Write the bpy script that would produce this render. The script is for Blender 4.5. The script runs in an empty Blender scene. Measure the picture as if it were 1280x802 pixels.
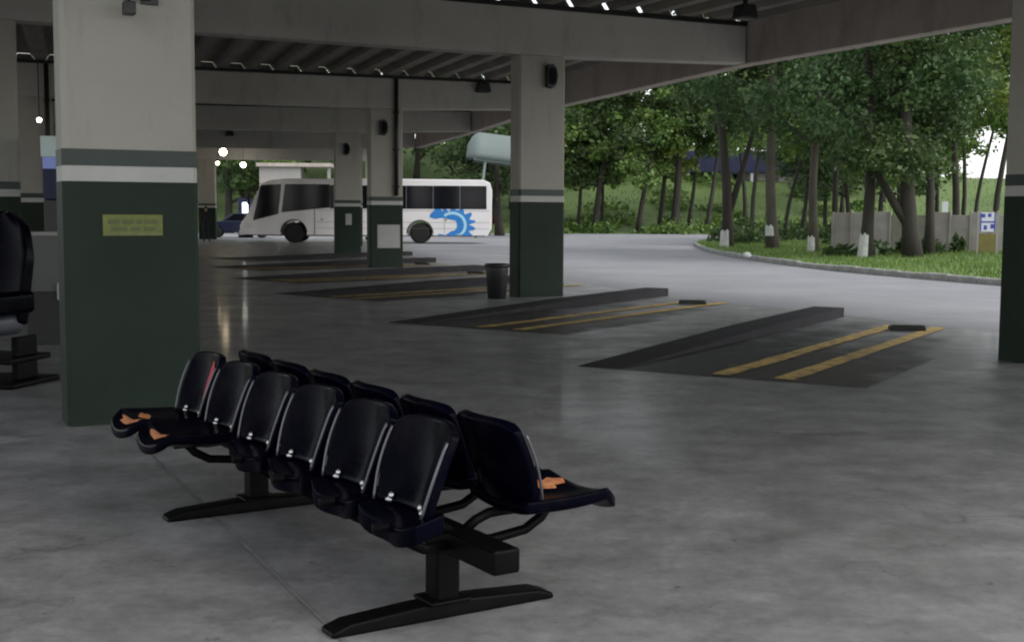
import bpy, bmesh, math, random
import numpy as np
from mathutils import Vector, Matrix
R = math.radians
random.seed(7); rng = np.random.default_rng(7)
scene = bpy.context.scene
COL = scene.collection

# ------------------------------------------------------------------ camera
cam = bpy.data.cameras.new('camera'); camo = bpy.data.objects.new('camera', cam); COL.objects.link(camo)
cam.sensor_width = 36; cam.lens = 1568.4/1280*36; cam.clip_start = .05; cam.clip_end = 2000
camo.matrix_world = Matrix.Translation((0, 0, 1.5)) @ Matrix.Rotation(math.pi/2-.0856, 4, 'X') @ Matrix.Rotation(.0058, 4, 'Z')
scene.camera = camo
# ------------------------------------------------------------------ sky, sun, exposure
SUN_EL, SUN_AZ = R(45), R(118)           # azimuth clockwise from +Y (the viewing direction)
w = bpy.data.worlds.new('World'); scene.world = w; w.use_nodes = True
nt = w.node_tree; nt.nodes.clear()
sky = nt.nodes.new('ShaderNodeTexSky'); sky.sky_type = 'NISHITA'; sky.sun_disc = False
sky.sun_elevation = SUN_EL; sky.sun_rotation = SUN_AZ; sky.air_density = 1.0; sky.dust_density = 1.0; sky.ozone_density = 1.0
hsv = nt.nodes.new('ShaderNodeHueSaturation'); hsv.inputs['Saturation'].default_value = .18
bg = nt.nodes.new('ShaderNodeBackground'); bg.inputs['Strength'].default_value = .13
wo = nt.nodes.new('ShaderNodeOutputWorld')
nt.links.new(sky.outputs[0], hsv.inputs['Color']); nt.links.new(hsv.outputs[0], bg.inputs['Color']); nt.links.new(bg.outputs[0], wo.inputs[0])
sl = bpy.data.lights.new('sun', 'SUN'); sl.energy = .8; sl.angle = R(45); sl.color = (1, .96, .9)
so = bpy.data.objects.new('sun', sl); COL.objects.link(so)
sd = Vector((math.sin(SUN_AZ)*math.cos(SUN_EL), math.cos(SUN_AZ)*math.cos(SUN_EL), math.sin(SUN_EL)))
so.rotation_euler = sd.to_track_quat('Z', 'Y').to_euler(); so.location = (20, 10, 40)
vs = scene.view_settings; vs.view_transform = 'Standard'; vs.look = 'None'; vs.exposure = 1.3; vs.gamma = 1
scene.render.engine = 'CYCLES'
scene.cycles.use_denoising = True
scene.cycles.max_bounces = 8; scene.cycles.diffuse_bounces = 5; scene.cycles.glossy_bounces = 3; scene.cycles.transparent_max_bounces = 8
scene.cycles.sample_clamp_indirect = 6
scene.cycles.filter_width = 2.1

# ------------------------------------------------------------------ materials
MATS = {}
def mat(name, col, rough=.7, var=.12, scale=3., bump=0., bscale=None, metal=0., spec=.5, col2=None, detail=6., emit=None, estr=0., trans=0., coat=0., stretch=None):
    if name in MATS: return MATS[name]
    m = bpy.data.materials.new(name); m.use_nodes = True; n = m.node_tree.nodes; l = m.node_tree.links
    b = n['Principled BSDF']
    tc = n.new('ShaderNodeTexCoord'); mp = n.new('ShaderNodeMapping'); l.new(tc.outputs['Object'], mp.inputs['Vector'])
    if stretch: mp.inputs['Scale'].default_value = stretch
    no = n.new('ShaderNodeTexNoise'); no.inputs['Scale'].default_value = scale; no.inputs['Detail'].default_value = detail; no.inputs['Roughness'].default_value = .6
    l.new(mp.outputs[0], no.inputs['Vector'])
    ra = n.new('ShaderNodeValToRGB'); ra.color_ramp.elements[0].position = .3; ra.color_ramp.elements[1].position = .7
    c2 = col2 or tuple(c*(1+var) for c in col)
    c1 = col if col2 else tuple(c*(1-var) for c in col)
    ra.color_ramp.elements[0].color = (*c1, 1); ra.color_ramp.elements[1].color = (*c2, 1)
    l.new(no.outputs['Fac'], ra.inputs['Fac']); l.new(ra.outputs['Color'], b.inputs['Base Color'])
    b.inputs['Roughness'].default_value = rough; b.inputs['Metallic'].default_value = metal
    b.inputs['Specular IOR Level'].default_value = spec
    b.inputs['Coat Weight'].default_value = coat
    if trans: b.inputs['Transmission Weight'].default_value = trans
    if emit: b.inputs['Emission Color'].default_value = (*emit, 1); b.inputs['Emission Strength'].default_value = estr
    if bump:
        n2 = n.new('ShaderNodeTexNoise'); n2.inputs['Scale'].default_value = bscale or scale*6; n2.inputs['Detail'].default_value = 5
        l.new(tc.outputs['Object'], n2.inputs['Vector'])
        bu = n.new('ShaderNodeBump'); bu.inputs['Strength'].default_value = bump; bu.inputs['Distance'].default_value = .02
        l.new(n2.outputs['Fac'], bu.inputs['Height']); l.new(bu.outputs[0], b.inputs['Normal'])
    MATS[name] = m; return m

def floor_mat():
    m = bpy.data.materials.new('polished concrete'); m.use_nodes = True; n = m.node_tree.nodes; l = m.node_tree.links
    b = n['Principled BSDF']; tc = n.new('ShaderNodeTexCoord')
    def noise(s, d=6, r=.6):
        a = n.new('ShaderNodeTexNoise'); a.inputs['Scale'].default_value = s; a.inputs['Detail'].default_value = d; a.inputs['Roughness'].default_value = r
        l.new(tc.outputs['Object'], a.inputs['Vector']); return a
    def ramp(src, p0, c0, p1, c1):
        r = n.new('ShaderNodeValToRGB'); r.color_ramp.elements[0].position = p0; r.color_ramp.elements[1].position = p1
        r.color_ramp.elements[0].color = (*c0, 1); r.color_ramp.elements[1].color = (*c1, 1); l.new(src, r.inputs['Fac']); return r
    big = ramp(noise(.45, 5).outputs['Fac'], .3, (.205, .203, .202), .72, (.262, .259, .258))
    mid = ramp(noise(2.3, 10, .74).outputs['Fac'], .36, (.62, .62, .62), .60, (1.10, 1.10, 1.10))
    fine = ramp(noise(17, 7, .7).outputs['Fac'], .3, (.80, .80, .80), .7, (1.16, 1.16, 1.16))
    sc = ramp(noise(5.5, 9, .75).outputs['Fac'], .64, (1, 1, 1), .72, (1.5, 1.5, 1.5))
    sp = ramp(noise(11, 4, .6).outputs['Fac'], .27, (.42, .42, .43), .34, (1, 1, 1))
    pt = ramp(noise(.9, 9, .72).outputs['Fac'], .56, (1, 1, 1), .70, (1.32, 1.32, 1.34))
    prev = big
    for q in (mid, fine, sc, sp, pt):
        x = n.new('ShaderNodeMix'); x.data_type = 'RGBA'; x.blend_type = 'MULTIPLY'; x.inputs['Factor'].default_value = 1
        l.new(prev.outputs[0] if prev is big else prev.outputs[2], x.inputs[6]); l.new(q.outputs[0], x.inputs[7]); prev = x
    l.new(prev.outputs[2], b.inputs['Base Color'])
    rr = ramp(noise(1.3, 6).outputs['Fac'], .3, (.34, .34, .34), .7, (.6, .6, .6)); l.new(rr.outputs[0], b.inputs['Roughness'])
    b.inputs['Coat Weight'].default_value = .09; b.inputs['Coat Roughness'].default_value = .09
    bu = n.new('ShaderNodeBump'); bu.inputs['Strength'].default_value = .06; bu.inputs['Distance'].default_value = .01
    l.new(noise(40, 3).outputs['Fac'], bu.inputs['Height']); l.new(bu.outputs[0], b.inputs['Normal'])
    return m

def worn(m, col, scale, lo, hi, amount, stretch=(1,1,1)):
    n = m.node_tree.nodes; l = m.node_tree.links; b = n['Principled BSDF']
    src = b.inputs['Base Color'].links[0].from_socket
    tc = n.new('ShaderNodeTexCoord'); mp = n.new('ShaderNodeMapping'); mp.inputs['Scale'].default_value = stretch; l.new(tc.outputs['Object'], mp.inputs['Vector'])
    oi = n.new('ShaderNodeObjectInfo'); ad = n.new('ShaderNodeVectorMath'); ad.operation = 'ADD'
    mu = n.new('ShaderNodeMath'); mu.operation = 'MULTIPLY'; mu.inputs[1].default_value = 37.; l.new(oi.outputs['Random'], mu.inputs[0])
    l.new(mp.outputs[0], ad.inputs[0]); l.new(mu.outputs[0], ad.inputs[1])
    no = n.new('ShaderNodeTexNoise'); no.inputs['Scale'].default_value = scale; no.inputs['Detail'].default_value = 9; no.inputs['Roughness'].default_value = .7
    l.new(ad.outputs[0], no.inputs['Vector'])
    mr = n.new('ShaderNodeMapRange'); mr.inputs[1].default_value = lo; mr.inputs[2].default_value = hi; mr.inputs[4].default_value = amount; l.new(no.outputs['Fac'], mr.inputs[0])
    x = n.new('ShaderNodeMix'); x.data_type = 'RGBA'; l.new(mr.outputs[0], x.inputs['Factor']); l.new(src, x.inputs[6]); x.inputs[7].default_value = (*col, 1)
    l.new(x.outputs[2], b.inputs['Base Color']); return m
def leaf_mat(name, c1, c2):
    m = bpy.data.materials.new(name); m.use_nodes = True; n = m.node_tree.nodes; l = m.node_tree.links
    b = n['Principled BSDF']; tc = n.new('ShaderNodeTexCoord')
    no = n.new('ShaderNodeTexNoise'); no.inputs['Scale'].default_value = 1.1; no.inputs['Detail'].default_value = 5
    l.new(tc.outputs['Object'], no.inputs['Vector'])
    ra = n.new('ShaderNodeValToRGB'); ra.color_ramp.elements[0].position = .32; ra.color_ramp.elements[1].position = .68
    ra.color_ramp.elements[0].color = (*c1, 1); ra.color_ramp.elements[1].color = (*c2, 1)
    l.new(no.outputs['Fac'], ra.inputs['Fac']); l.new(ra.outputs[0], b.inputs['Base Color'])
    b.inputs['Roughness'].default_value = .5; b.inputs['Specular IOR Level'].default_value = .35
    tr = n.new('ShaderNodeBsdfTranslucent'); l.new(ra.outputs[0], tr.inputs['Color'])
    mx = n.new('ShaderNodeMixShader'); mx.inputs[0].default_value = .3
    out = n['Material Output']; l.new(b.outputs[0], mx.inputs[1]); l.new(tr.outputs[0], mx.inputs[2]); l.new(mx.outputs[0], out.inputs['Surface'])
    return m

def patch_mat(name, col, L, W, edge):
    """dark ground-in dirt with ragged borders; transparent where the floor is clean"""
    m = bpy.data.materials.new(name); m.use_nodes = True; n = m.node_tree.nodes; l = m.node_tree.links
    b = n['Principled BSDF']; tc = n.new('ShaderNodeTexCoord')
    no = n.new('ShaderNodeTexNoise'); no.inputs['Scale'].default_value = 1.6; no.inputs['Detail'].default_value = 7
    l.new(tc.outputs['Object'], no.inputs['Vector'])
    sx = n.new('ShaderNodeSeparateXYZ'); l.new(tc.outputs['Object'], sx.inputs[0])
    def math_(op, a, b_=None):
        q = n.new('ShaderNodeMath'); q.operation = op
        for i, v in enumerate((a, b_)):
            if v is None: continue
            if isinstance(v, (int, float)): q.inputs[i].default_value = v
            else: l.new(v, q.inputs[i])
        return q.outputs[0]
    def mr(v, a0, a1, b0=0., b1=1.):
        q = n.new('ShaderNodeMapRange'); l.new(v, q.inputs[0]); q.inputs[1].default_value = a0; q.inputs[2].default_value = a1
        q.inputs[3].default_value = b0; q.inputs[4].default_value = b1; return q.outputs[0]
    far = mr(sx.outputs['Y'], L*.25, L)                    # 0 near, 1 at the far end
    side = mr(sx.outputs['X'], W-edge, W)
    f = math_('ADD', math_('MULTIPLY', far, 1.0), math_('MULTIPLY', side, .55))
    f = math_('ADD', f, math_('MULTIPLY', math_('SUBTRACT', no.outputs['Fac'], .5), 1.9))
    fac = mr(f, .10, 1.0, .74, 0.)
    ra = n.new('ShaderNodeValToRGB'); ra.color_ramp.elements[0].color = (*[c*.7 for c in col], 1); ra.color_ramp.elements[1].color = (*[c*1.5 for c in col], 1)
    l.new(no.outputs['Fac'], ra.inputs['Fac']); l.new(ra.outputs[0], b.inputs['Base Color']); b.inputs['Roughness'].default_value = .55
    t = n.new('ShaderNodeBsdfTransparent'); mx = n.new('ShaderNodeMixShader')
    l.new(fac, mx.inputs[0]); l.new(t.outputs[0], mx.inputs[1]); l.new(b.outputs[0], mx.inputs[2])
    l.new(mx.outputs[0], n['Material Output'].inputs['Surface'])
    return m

M_floor = floor_mat()
def cracks(m, scale, width, lo):
    n = m.node_tree.nodes; l = m.node_tree.links; b = n['Principled BSDF']; src = b.inputs['Base Color'].links[0].from_socket
    tc = n.new('ShaderNodeTexCoord'); no = n.new('ShaderNodeTexNoise'); no.inputs['Scale'].default_value = 1.7; no.inputs['Detail'].default_value = 6; l.new(tc.outputs['Object'], no.inputs['Vector'])
    ml = n.new('ShaderNodeVectorMath'); ml.operation = 'SCALE'; ml.inputs['Scale'].default_value = .9; l.new(no.outputs['Color'], ml.inputs[0])
    ad = n.new('ShaderNodeVectorMath'); ad.operation = 'ADD'; l.new(tc.outputs['Object'], ad.inputs[0]); l.new(ml.outputs[0], ad.inputs[1])
    vo = n.new('ShaderNodeTexVoronoi'); vo.feature = 'DISTANCE_TO_EDGE'; vo.inputs['Scale'].default_value = scale; l.new(ad.outputs[0], vo.inputs['Vector'])
    a = n.new('ShaderNodeMapRange'); a.inputs[1].default_value = 0; a.inputs[2].default_value = width; a.inputs[3].default_value = 1; a.inputs[4].default_value = 0; l.new(vo.outputs['Distance'], a.inputs[0])
    n2 = n.new('ShaderNodeTexNoise'); n2.inputs['Scale'].default_value = .5; l.new(tc.outputs['Object'], n2.inputs['Vector'])
    k = n.new('ShaderNodeMapRange'); k.inputs[1].default_value = lo; k.inputs[2].default_value = lo+.06; k.inputs[4].default_value = .6; l.new(n2.outputs['Fac'], k.inputs[0])
    mu = n.new('ShaderNodeMath'); mu.operation = 'MULTIPLY'; l.new(a.outputs[0], mu.inputs[0]); l.new(k.outputs[0], mu.inputs[1])
    x = n.new('ShaderNodeMix'); x.data_type = 'RGBA'; l.new(mu.outputs[0], x.inputs['Factor']); l.new(src, x.inputs[6]); x.inputs[7].default_value = (.05,.05,.048,1); l.new(x.outputs[2], b.inputs['Base Color'])
worn(M_floor, (.085, .083, .078), 1.3, .56, .74, .5); worn(M_floor, (.33, .33, .32), 3.1, .67, .76, .5); cracks(M_floor, .42, .006, .50)
M_road = mat('road concrete', (.235, .238, .255), .75, .16, .35, .15, 30)
worn(MATS['road concrete'], (.13, .13, .135), .55, .56, .68, .55); worn(MATS['road concrete'], (.33, .33, .34), 2.2, .62, .72, .5)
M_ground = mat('bare ground', (.09, .08, .06), .9, .2, .3)
M_lawn = mat('lawn soil and grass', (.06, .115, .024), .9, .2, .35, .3, 6, col2=(.12, .18, .04))
M_hill = mat('hill grass', (.055, .095, .024), .9, .2, .16, .3, 3, col2=(.115, .175, .04))
M_grass = leaf_mat('grass blades', (.08, .15, .028), (.17, .25, .055))
M_cream = mat('off white painted concrete', (.345, .333, .29), .8, .08, .9, .12, 18, detail=8)
M_beam = mat('weathered off white concrete', (.43, .41, .375), .8, .10, .7, .15, 14, detail=8)
M_eave = mat('brownish stained concrete', (.42, .37, .325), .85, .16, .8, .15, 14, detail=8)
M_green = mat('dark green gloss paint', (.0175, .0285, .0195), .55, .18, 1.2, .06, 20, spec=.14)
M_gstripe = mat('green stripe paint', (.020, .033, .025), .5, .12, 3)
M_white = mat('white stripe paint', (.42, .42, .39), .6, .08, 3)
M_tile = mat('grey fibre cement', (.20, .185, .16), .9, .22, 1.2, .2, 12, detail=8)
worn(M_cream, (.20, .19, .165), 1.6, .55, .72, .55, (2.2, 2.2, .35)); worn(M_cream, (.42, .41, .38), 7, .66, .72, .7)
worn(M_beam, (.20, .185, .16), 1.1, .52, .75, .6, (1.5, 1.5, .5)); worn(M_eave, (.19, .16, .13), 1.1, .5, .75, .7, (1.2, 1.2, .5))
worn(M_green, (.045, .06, .05), 5.5, .66, .74, .6); worn(M_green, (.09, .10, .09), 13, .72, .76, .6, (1, 1, .6))
worn(M_gstripe, (.09, .10, .09), 9, .66, .72, .6); worn(M_white, (.22, .22, .20), 6, .6, .72, .5)
M_steelD = mat('dark steel', (.018, .017, .016), .5, .2, 6, metal=.3)
M_blackplast = mat('black plastic', (.012, .012, .013), .4, .2, 8)
M_vinyl = mat('black vinyl', (.0012, .0012, .0045), .22, .25, 6, .04, 40, spec=.022)
worn(M_vinyl, (.012, .012, .013), 3.5, .52, .75, .55); worn(M_vinyl, (.03, .03, .03), 22, .66, .74, .6)
M_frame = mat('black painted metal', (.003, .003, .0034), .4, .25, 10, spec=.06)
M_chrome = mat('dull trim', (.11, .11, .125), .35, .15, 12, metal=.6)
M_bolt = mat('steel bolt', (.6, .6, .6), .25, .1, 12, metal=.9)
M_foam = mat('bare orange foam', (.40, .13, .05), .9, .25, 25, .6, 60, col2=(.62, .27, .11))
M_red = mat('red scuff', (.42, .02, .035), .6, .3, 20)
M_kerb = mat('tar black kerb', (.024, .023, .025), .8, .35, 2.2, .3, 16, detail=8, spec=.2)
M_kstone = mat('kerb stone', (.26, .27, .25), .85, .25, 3, .3, 18)
M_yellow = mat('worn yellow paint', (.40, .26, .075), .7, .35, 5, col2=(.70, .49, .13), detail=9)
worn(M_kerb, (.11, .105, .10), 4.5, .60, .70, .6); worn(M_yellow, (.07, .062, .05), 6, .50, .62, .85)
M_darkstrip = patch_mat('dark tyre dirt', (.026, .024, .025), 7.2, 1.6, .5)  # dark floor strip beside each kerb, fading towards the far end
M_oil = patch_mat('brown oil dirt', (.045, .036, .028), 5.2, 1.55, .35)
M_bark = mat('bark', (.030, .026, .020), .9, .35, 3, .7, 14, stretch=(1, 1, .25))
M_bark2 = mat('pale bark', (.065, .058, .045), .9, .35, 3, .6, 14, stretch=(1, 1, .25))
M_lime = mat('lime wash', (.48, .49, .46), .85, .2, 6)
M_slab = mat('weathered grey slab', (.26, .245, .22), .9, .2, 1.6, .3, 14, detail=8)
M_slab2 = mat('mossy grey slab', (.20, .20, .155), .9, .25, 1.6, .3, 14, detail=8)
M_slab3 = mat('pale grey slab', (.31, .295, .27), .9, .2, 1.6, .3, 14, detail=8)
M_busw = mat('bus white paint', (.82, .80, .80), .28, .03, 1, coat=.4)
M_glass = mat('dark glass', (.006, .007, .010), .08, .1, 1, spec=.3)
M_blue = mat('blue print', (.03, .22, .60), .35, .1, 4)
M_cyan = mat('pale blue print', (.42, .72, .88), .35, .05, 4)
M_tyre = mat('tyre rubber', (.012, .012, .012), .8, .2, 10)
M_rim = mat('wheel rim', (.18, .18, .19), .4, .2, 10, metal=.6)
M_head = mat('headlamp', (.75, .75, .72), .15, .02, 5)
M_tail = mat('red lamp', (.35, .02, .02), .2, .1, 5)
M_yplate = mat('yellow green plate', (.115, .14, .016), .5, .25, 14)
M_yletter = mat('plate lettering', (.07, .09, .016), .5, .1, 14)
M_ypale = mat('plate edging', (.14, .145, .07), .5, .1, 14)
M_teal = mat('teal grey sheet', (.14, .175, .165), .6, .08, .6)
M_navy = mat('navy sheet', (.02, .024, .075), .6, .15, 1)
M_carblue = mat('dark blue car paint', (.014, .02, .05), .3, .05, 2, coat=.5)
M_cargrey = mat('silver car paint', (.35, .37, .37), .3, .05, 2, coat=.5)
M_panel = mat('pale board', (.34, .34, .33), .6, .08, 4)
M_signw = mat('white board', (.55, .56, .62), .5, .05, 4)
M_signb = mat('blue board print', (.03, .05, .30), .5, .1, 4)
M_signy = mat('mustard board', (.13, .11, .022), .6, .25, 4)
M_dullgrey = mat('dull grey sheet', (.10, .10, .098), .7, .1, 2)
M_wallfar = mat('grey plaster', (.30, .29, .27), .85, .1, .6)
M_lampon = mat('lit warm lamp', (.9, .85, .7), .4, .02, 4, emit=(1, .80, .52), estr=13)
M_lampw = mat('lit white lamp', (.9, .9, .9), .4, .02, 4, emit=(1, .96, .88), estr=10)
M_lit = mat('backlit white panel', (.8, .8, .85), .4, .02, 4, emit=(.85, .88, 1), estr=3.2)
M_litblue = mat('backlit blue panel', (.05, .1, .4), .4, .02, 4, emit=(.35, .42, .75), estr=.10)
M_litteal = mat('backlit pale panel', (.4, .5, .48), .4, .02, 4, emit=(.5, .62, .58), estr=.06)
M_skin = mat('skin', (.30, .18, .12), .6, .1, 8)
M_hair = mat('black hair', (.01, .009, .008), .6, .2, 20)
M_cloth = mat('dark cloth', (.014, .015, .022), .85, .25, 14)
M_padgrey = mat('blue grey pad', (.055, .06, .075), .4, .15, 6)
LEAF = [leaf_mat('blue green leaves', (.036, .078, .030), (.10, .17, .058)),
        leaf_mat('mid green leaves', (.06, .125, .03), (.17, .26, .06)),
        leaf_mat('yellow green leaves', (.11, .17, .03), (.26, .33, .07)),
        leaf_mat('dark green leaves', (.034, .066, .022), (.085, .135, .040))]

# ------------------------------------------------------------------ mesh helpers
class MB:
    def __init__(s): s.v = []; s.f = []
    def add(s, vs, fs):
        o = len(s.v); s.v += [tuple(v) for v in vs]; s.f += [tuple(i+o for i in f) for f in fs]; return s
    def box(s, x0, x1, y0, y1, z0, z1, ch=0.):
        if not ch:
            return s.add([(x0,y0,z0),(x1,y0,z0),(x1,y1,z0),(x0,y1,z0),(x0,y0,z1),(x1,y0,z1),(x1,y1,z1),(x0,y1,z1)],
                  [(0,3,2,1),(4,5,6,7),(0,1,5,4),(1,2,6,5),(2,3,7,6),(3,0,4,7)])
        c = ch
        lo = [(x0+c,y0),(x1-c,y0),(x1,y0+c),(x1,y1-c),(x1-c,y1),(x0+c,y1),(x0,y1-c),(x0,y0+c)]
        return s.prism(lo, z0, z1)
    def prism(s, poly, z0, z1):
        n = len(poly)
        return s.add([(x,y,z0) for x,y in poly]+[(x,y,z1) for x,y in poly],
              [tuple(range(n-1,-1,-1)), tuple(range(n,2*n))]+[(i,(i+1)%n,n+(i+1)%n,n+i) for i in range(n)])
    def prism_xz(s, poly, y0, y1):      # polygon in x,z pushed along y
        n = len(poly)
        return s.add([(x,y0,z) for x,z in poly]+[(x,y1,z) for x,z in poly],
              [tuple(range(n)), tuple(range(2*n-1,n-1,-1))]+[(i,n+i,n+(i+1)%n,(i+1)%n) for i in range(n)])
    def tube(s, pts, rad, n=10, cap=True):
        pts = [Vector(p) for p in pts]
        if not hasattr(rad, '__len__'): rad = [rad]*len(pts)
        rings = []; up = Vector((0,0,1))
        prev = None
        for i, p in enumerate(pts):
            d = (pts[min(i+1,len(pts)-1)]-pts[max(i-1,0)]).normalized()
            if prev is None:
                a = d.cross(up if abs(d.z) < .95 else Vector((1,0,0))).normalized()
            else:
                a = (prev-d*prev.dot(d)).normalized()
            prev = a; b = d.cross(a)
            rings.append([p+(a*math.cos(t)+b*math.sin(t))*rad[i] for t in [2*math.pi*k/n for k in range(n)]])
        vs = [v for r in rings for v in r]; fs = []
        for i in range(len(rings)-1):
            for k in range(n): fs.append((i*n+k, i*n+(k+1)%n, (i+1)*n+(k+1)%n, (i+1)*n+k))
        if cap: fs += [tuple(range(n-1,-1,-1)), tuple(range((len(rings)-1)*n, len(rings)*n))]
        return s.add(vs, fs)
    def lathe(s, prof, n=20, cx=0, cy=0):
        vs = [(cx+r*math.cos(2*math.pi*k/n), cy+r*math.sin(2*math.pi*k/n), z) for r, z in prof for k in range(n)]
        fs = [(i*n+k, i*n+(k+1)%n, (i+1)*n+(k+1)%n, (i+1)*n+k) for i in range(len(prof)-1) for k in range(n)]
        fs += [tuple(range(n-1,-1,-1)), tuple(range((len(prof)-1)*n, len(prof)*n))]
        return s.add(vs, fs)
    def grid(s, fn, nu, nv, thick=None):
        """fn(u,v)->(pos, normal) closed shell when thick is given"""
        top = [fn(i/nu, j/nv) for j in range(nv+1) for i in range(nu+1)]
        W = nu+1; fs = [(j*W+i, j*W+i+1, (j+1)*W+i+1, (j+1)*W+i) for j in range(nv) for i in range(nu)]
        if thick is None: return s.add([p for p, _ in top], fs)
        N = len(top)
        vs = [p for p, _ in top]+[Vector(p)-Vector(nn)*thick for p, nn in top]
        fs = fs+[tuple(N+k for k in reversed(f)) for f in fs]
        b = [i for i in range(nu+1)]+[j*W+nu for j in range(1,nv+1)]+[nv*W+i for i in range(nu-1,-1,-1)]+[j*W for j in range(nv-1,0,-1)]
        fs += [(b[(k+1)%len(b)], b[k], N+b[k], N+b[(k+1)%len(b)]) for k in range(len(b))]
        return s.add(vs, fs)
    def build(s, name, m, parent=None, smooth=False, bevel=0., seg=2, loc=None, rz=None, recalc=True):
        me = bpy.data.meshes.new(name); me.from_pydata([tuple(v) for v in s.v], [], s.f)
        if recalc:
            bm = bmesh.new(); bm.from_mesh(me); bmesh.ops.recalc_face_normals(bm, faces=bm.faces); bm.to_mesh(me); bm.free()
        me.materials.append(m)
        if smooth: me.polygons.foreach_set('use_smooth', [True]*len(me.polygons))
        o = bpy.data.objects.new(name, me); COL.objects.link(o)
        if parent: o.parent = parent
        if loc is not None: o.location = loc
        if rz is not None: o.rotation_euler.z = rz
        if bevel:
            b = o.modifiers.new('bevel', 'BEVEL'); b.width = bevel; b.segments = seg; b.limit_method = 'ANGLE'; b.angle_limit = R(40)
            if smooth or seg > 1: me.polygons.foreach_set('use_smooth', [True]*len(me.polygons)); wn = o.modifiers.new('wn', 'WEIGHTED_NORMAL')
        return o
def tag(o, label=None, cat=None, group=None, kind=None):
    if label: o['label'] = label
    if cat: o['category'] = cat
    if group: o['group'] = group
    if kind: o['kind'] = kind
    return o
def empty(name, loc=(0,0,0), rz=0.):
    o = bpy.data.objects.new(name, None); COL.objects.link(o); o.location = loc; o.rotation_euler.z = rz; o.empty_display_size = .2; return o
def copy_tree(o, parent=None):
    c = o.copy(); COL.objects.link(c); c.parent = parent
    for ch in list(o.children): copy_tree(ch, c)
    return c
def sheet(name, poly, z, m):
    b = MB(); b.add([(x,y,z) for x,y in poly], [tuple(range(len(poly)))]); return b.build(name, m)

# ------------------------------------------------------------------ layout of the curved platform
TH = [26, 26, 26, 20, 13, 8, 5]                     # direction of each cross beam
B = [(8.66, 5.92), (5.24, 12.93), (.44, 22.82), (-3.50, 34.5), (-5.85, 44.6), (-7.2, 56.5), (-7.6, 69.)]   # outer column row; first entry unseen, placed to set the near light
NB = len(B)
def vdir(k): a = R(TH[k]); return Vector((math.cos(a), math.sin(a), 0))
def udir(k): a = R(TH[k]); return Vector((-math.sin(a), math.cos(a), 0))
def at(k, s, z=0.):                                  # s metres along beam k, from its outer column
    return Vector((*B[k], 0))+vdir(k)*s+Vector((0,0,z))
EAVE = [4.6, 4.6, 4.6, 4.6, 4.6, 3.0, 0.6]
INNER = -22.
Z_TOP, Z_BOT, Z_EAVE = 5.11, 4.29, 4.41

# ------------------------------------------------------------------ ground, road, floor
tag(sheet('ground', [(-400,-300),(400,-300),(400,700),(-400,700)], -.03, M_ground), kind='structure')
tag(sheet('road', [(-60,-40),(60,-40),(60,112),(-60,112)], -.004, M_road), kind='structure')
fl = [at(k, 2.35) for k in range(NB)]
k0 = at(0, 2.35)-udir(0)*12
flo = [(k0.x, k0.y)]+[(p.x, p.y) for p in fl]
inn = [at(k, INNER-2) for k in range(NB)]; i0 = at(0, INNER-2)-udir(0)*12
flo += [(p.x, p.y) for p in reversed(inn)]+[(i0.x, i0.y)]
floor = tag(sheet('platform_floor', flo, 0, M_floor), kind='structure')
M_joint = mat('joint filler', (.135, .133, .131), .9, .35, 5)
def joint(a, b, w_=.012):
    a = Vector((*a,0)); b = Vector((*b,0)); d = (b-a).normalized(); n_ = Vector((-d.y,d.x,0))*w_/2
    q = MB(); q.add([(*(a-n_).xy,.003),(*(b-n_).xy,.003),(*(b+n_).xy,.003),(*(a+n_).xy,.003)], [(0,1,2,3)]); q.build('floor_joint', M_joint, floor)
for s in (-9.02,): 
    a = at(0, s)-udir(0)*4; b_ = at(1, s); joint(a.xy, b_.xy, .02)
for t in ():
    a = at(0, -18).lerp(at(1, -18), t); b_ = at(0, 2.2).lerp(at(1, 2.2), t); joint(a.xy, b_.xy)

# lawn island with its kerb
lawn_edge = [(24,14.5),(18.5,16.8),(14.6,20.2),(12.2,23.6),(10.7,27.0),(9.75,30.0),(8.9,33.2),(8.35,36.8),(7.95,42.),(7.85,47.),(8.1,53.),(8.9,61.),(10.4,69.),(13.,75.),(17.,79.),(25.,82.),(38.,83.),(60.,83.),(60.,14.)]
def smooth_path(p, sub=5):
    out = []
    for i in range(len(p)-1):
        p0 = p[max(i-1,0)]; p1 = p[i]; p2 = p[i+1]; p3 = p[min(i+2,len(p)-1)]
        for k in range(sub):
            t = k/sub
            out.append(tuple(.5*((2*p1[j])+(-p0[j]+p2[j])*t+(2*p0[j]-5*p1[j]+4*p2[j]-p3[j])*t*t+(-p0[j]+3*p1[j]-3*p2[j]+p3[j])*t**3) for j in (0,1)))
    out.append(p[-1]); return out
curve = smooth_path(lawn_edge[:16], 6)
EP = np.array(curve)
def inside(x, y, poly):
    c = False; n = len(poly); j = n-1
    for i in range(n):
        if (poly[i][1] > y) != (poly[j][1] > y) and x < (poly[j][0]-poly[i][0])*(y-poly[i][1])/(poly[j][1]-poly[i][1])+poly[i][0]: c = not c
        j = i
    return c
LAWN = curve+[(60.,83.),(60.,14.)]
def lawn_z(x, y):
    d = np.min(np.hypot(EP[:,0]-x, EP[:,1]-y)); return .13+.016*min(d, 16)+.03*math.sin(x*.7+y*.4)*min(d/4,1)
bm = bmesh.new()
vsl = [bm.verts.new((x,y,0)) for x,y in LAWN]; bm.faces.new(vsl)
for it in range(1):
    for x in np.arange(9, 60, 2.): bmesh.ops.bisect_plane(bm, geom=bm.verts[:]+bm.edges[:]+bm.faces[:], plane_co=(x,0,0), plane_no=(1,0,0))
    for y in np.arange(16, 82, 3.): bmesh.ops.bisect_plane(bm, geom=bm.verts[:]+bm.edges[:]+bm.faces[:], plane_co=(0,y,0), plane_no=(0,1,0))
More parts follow.
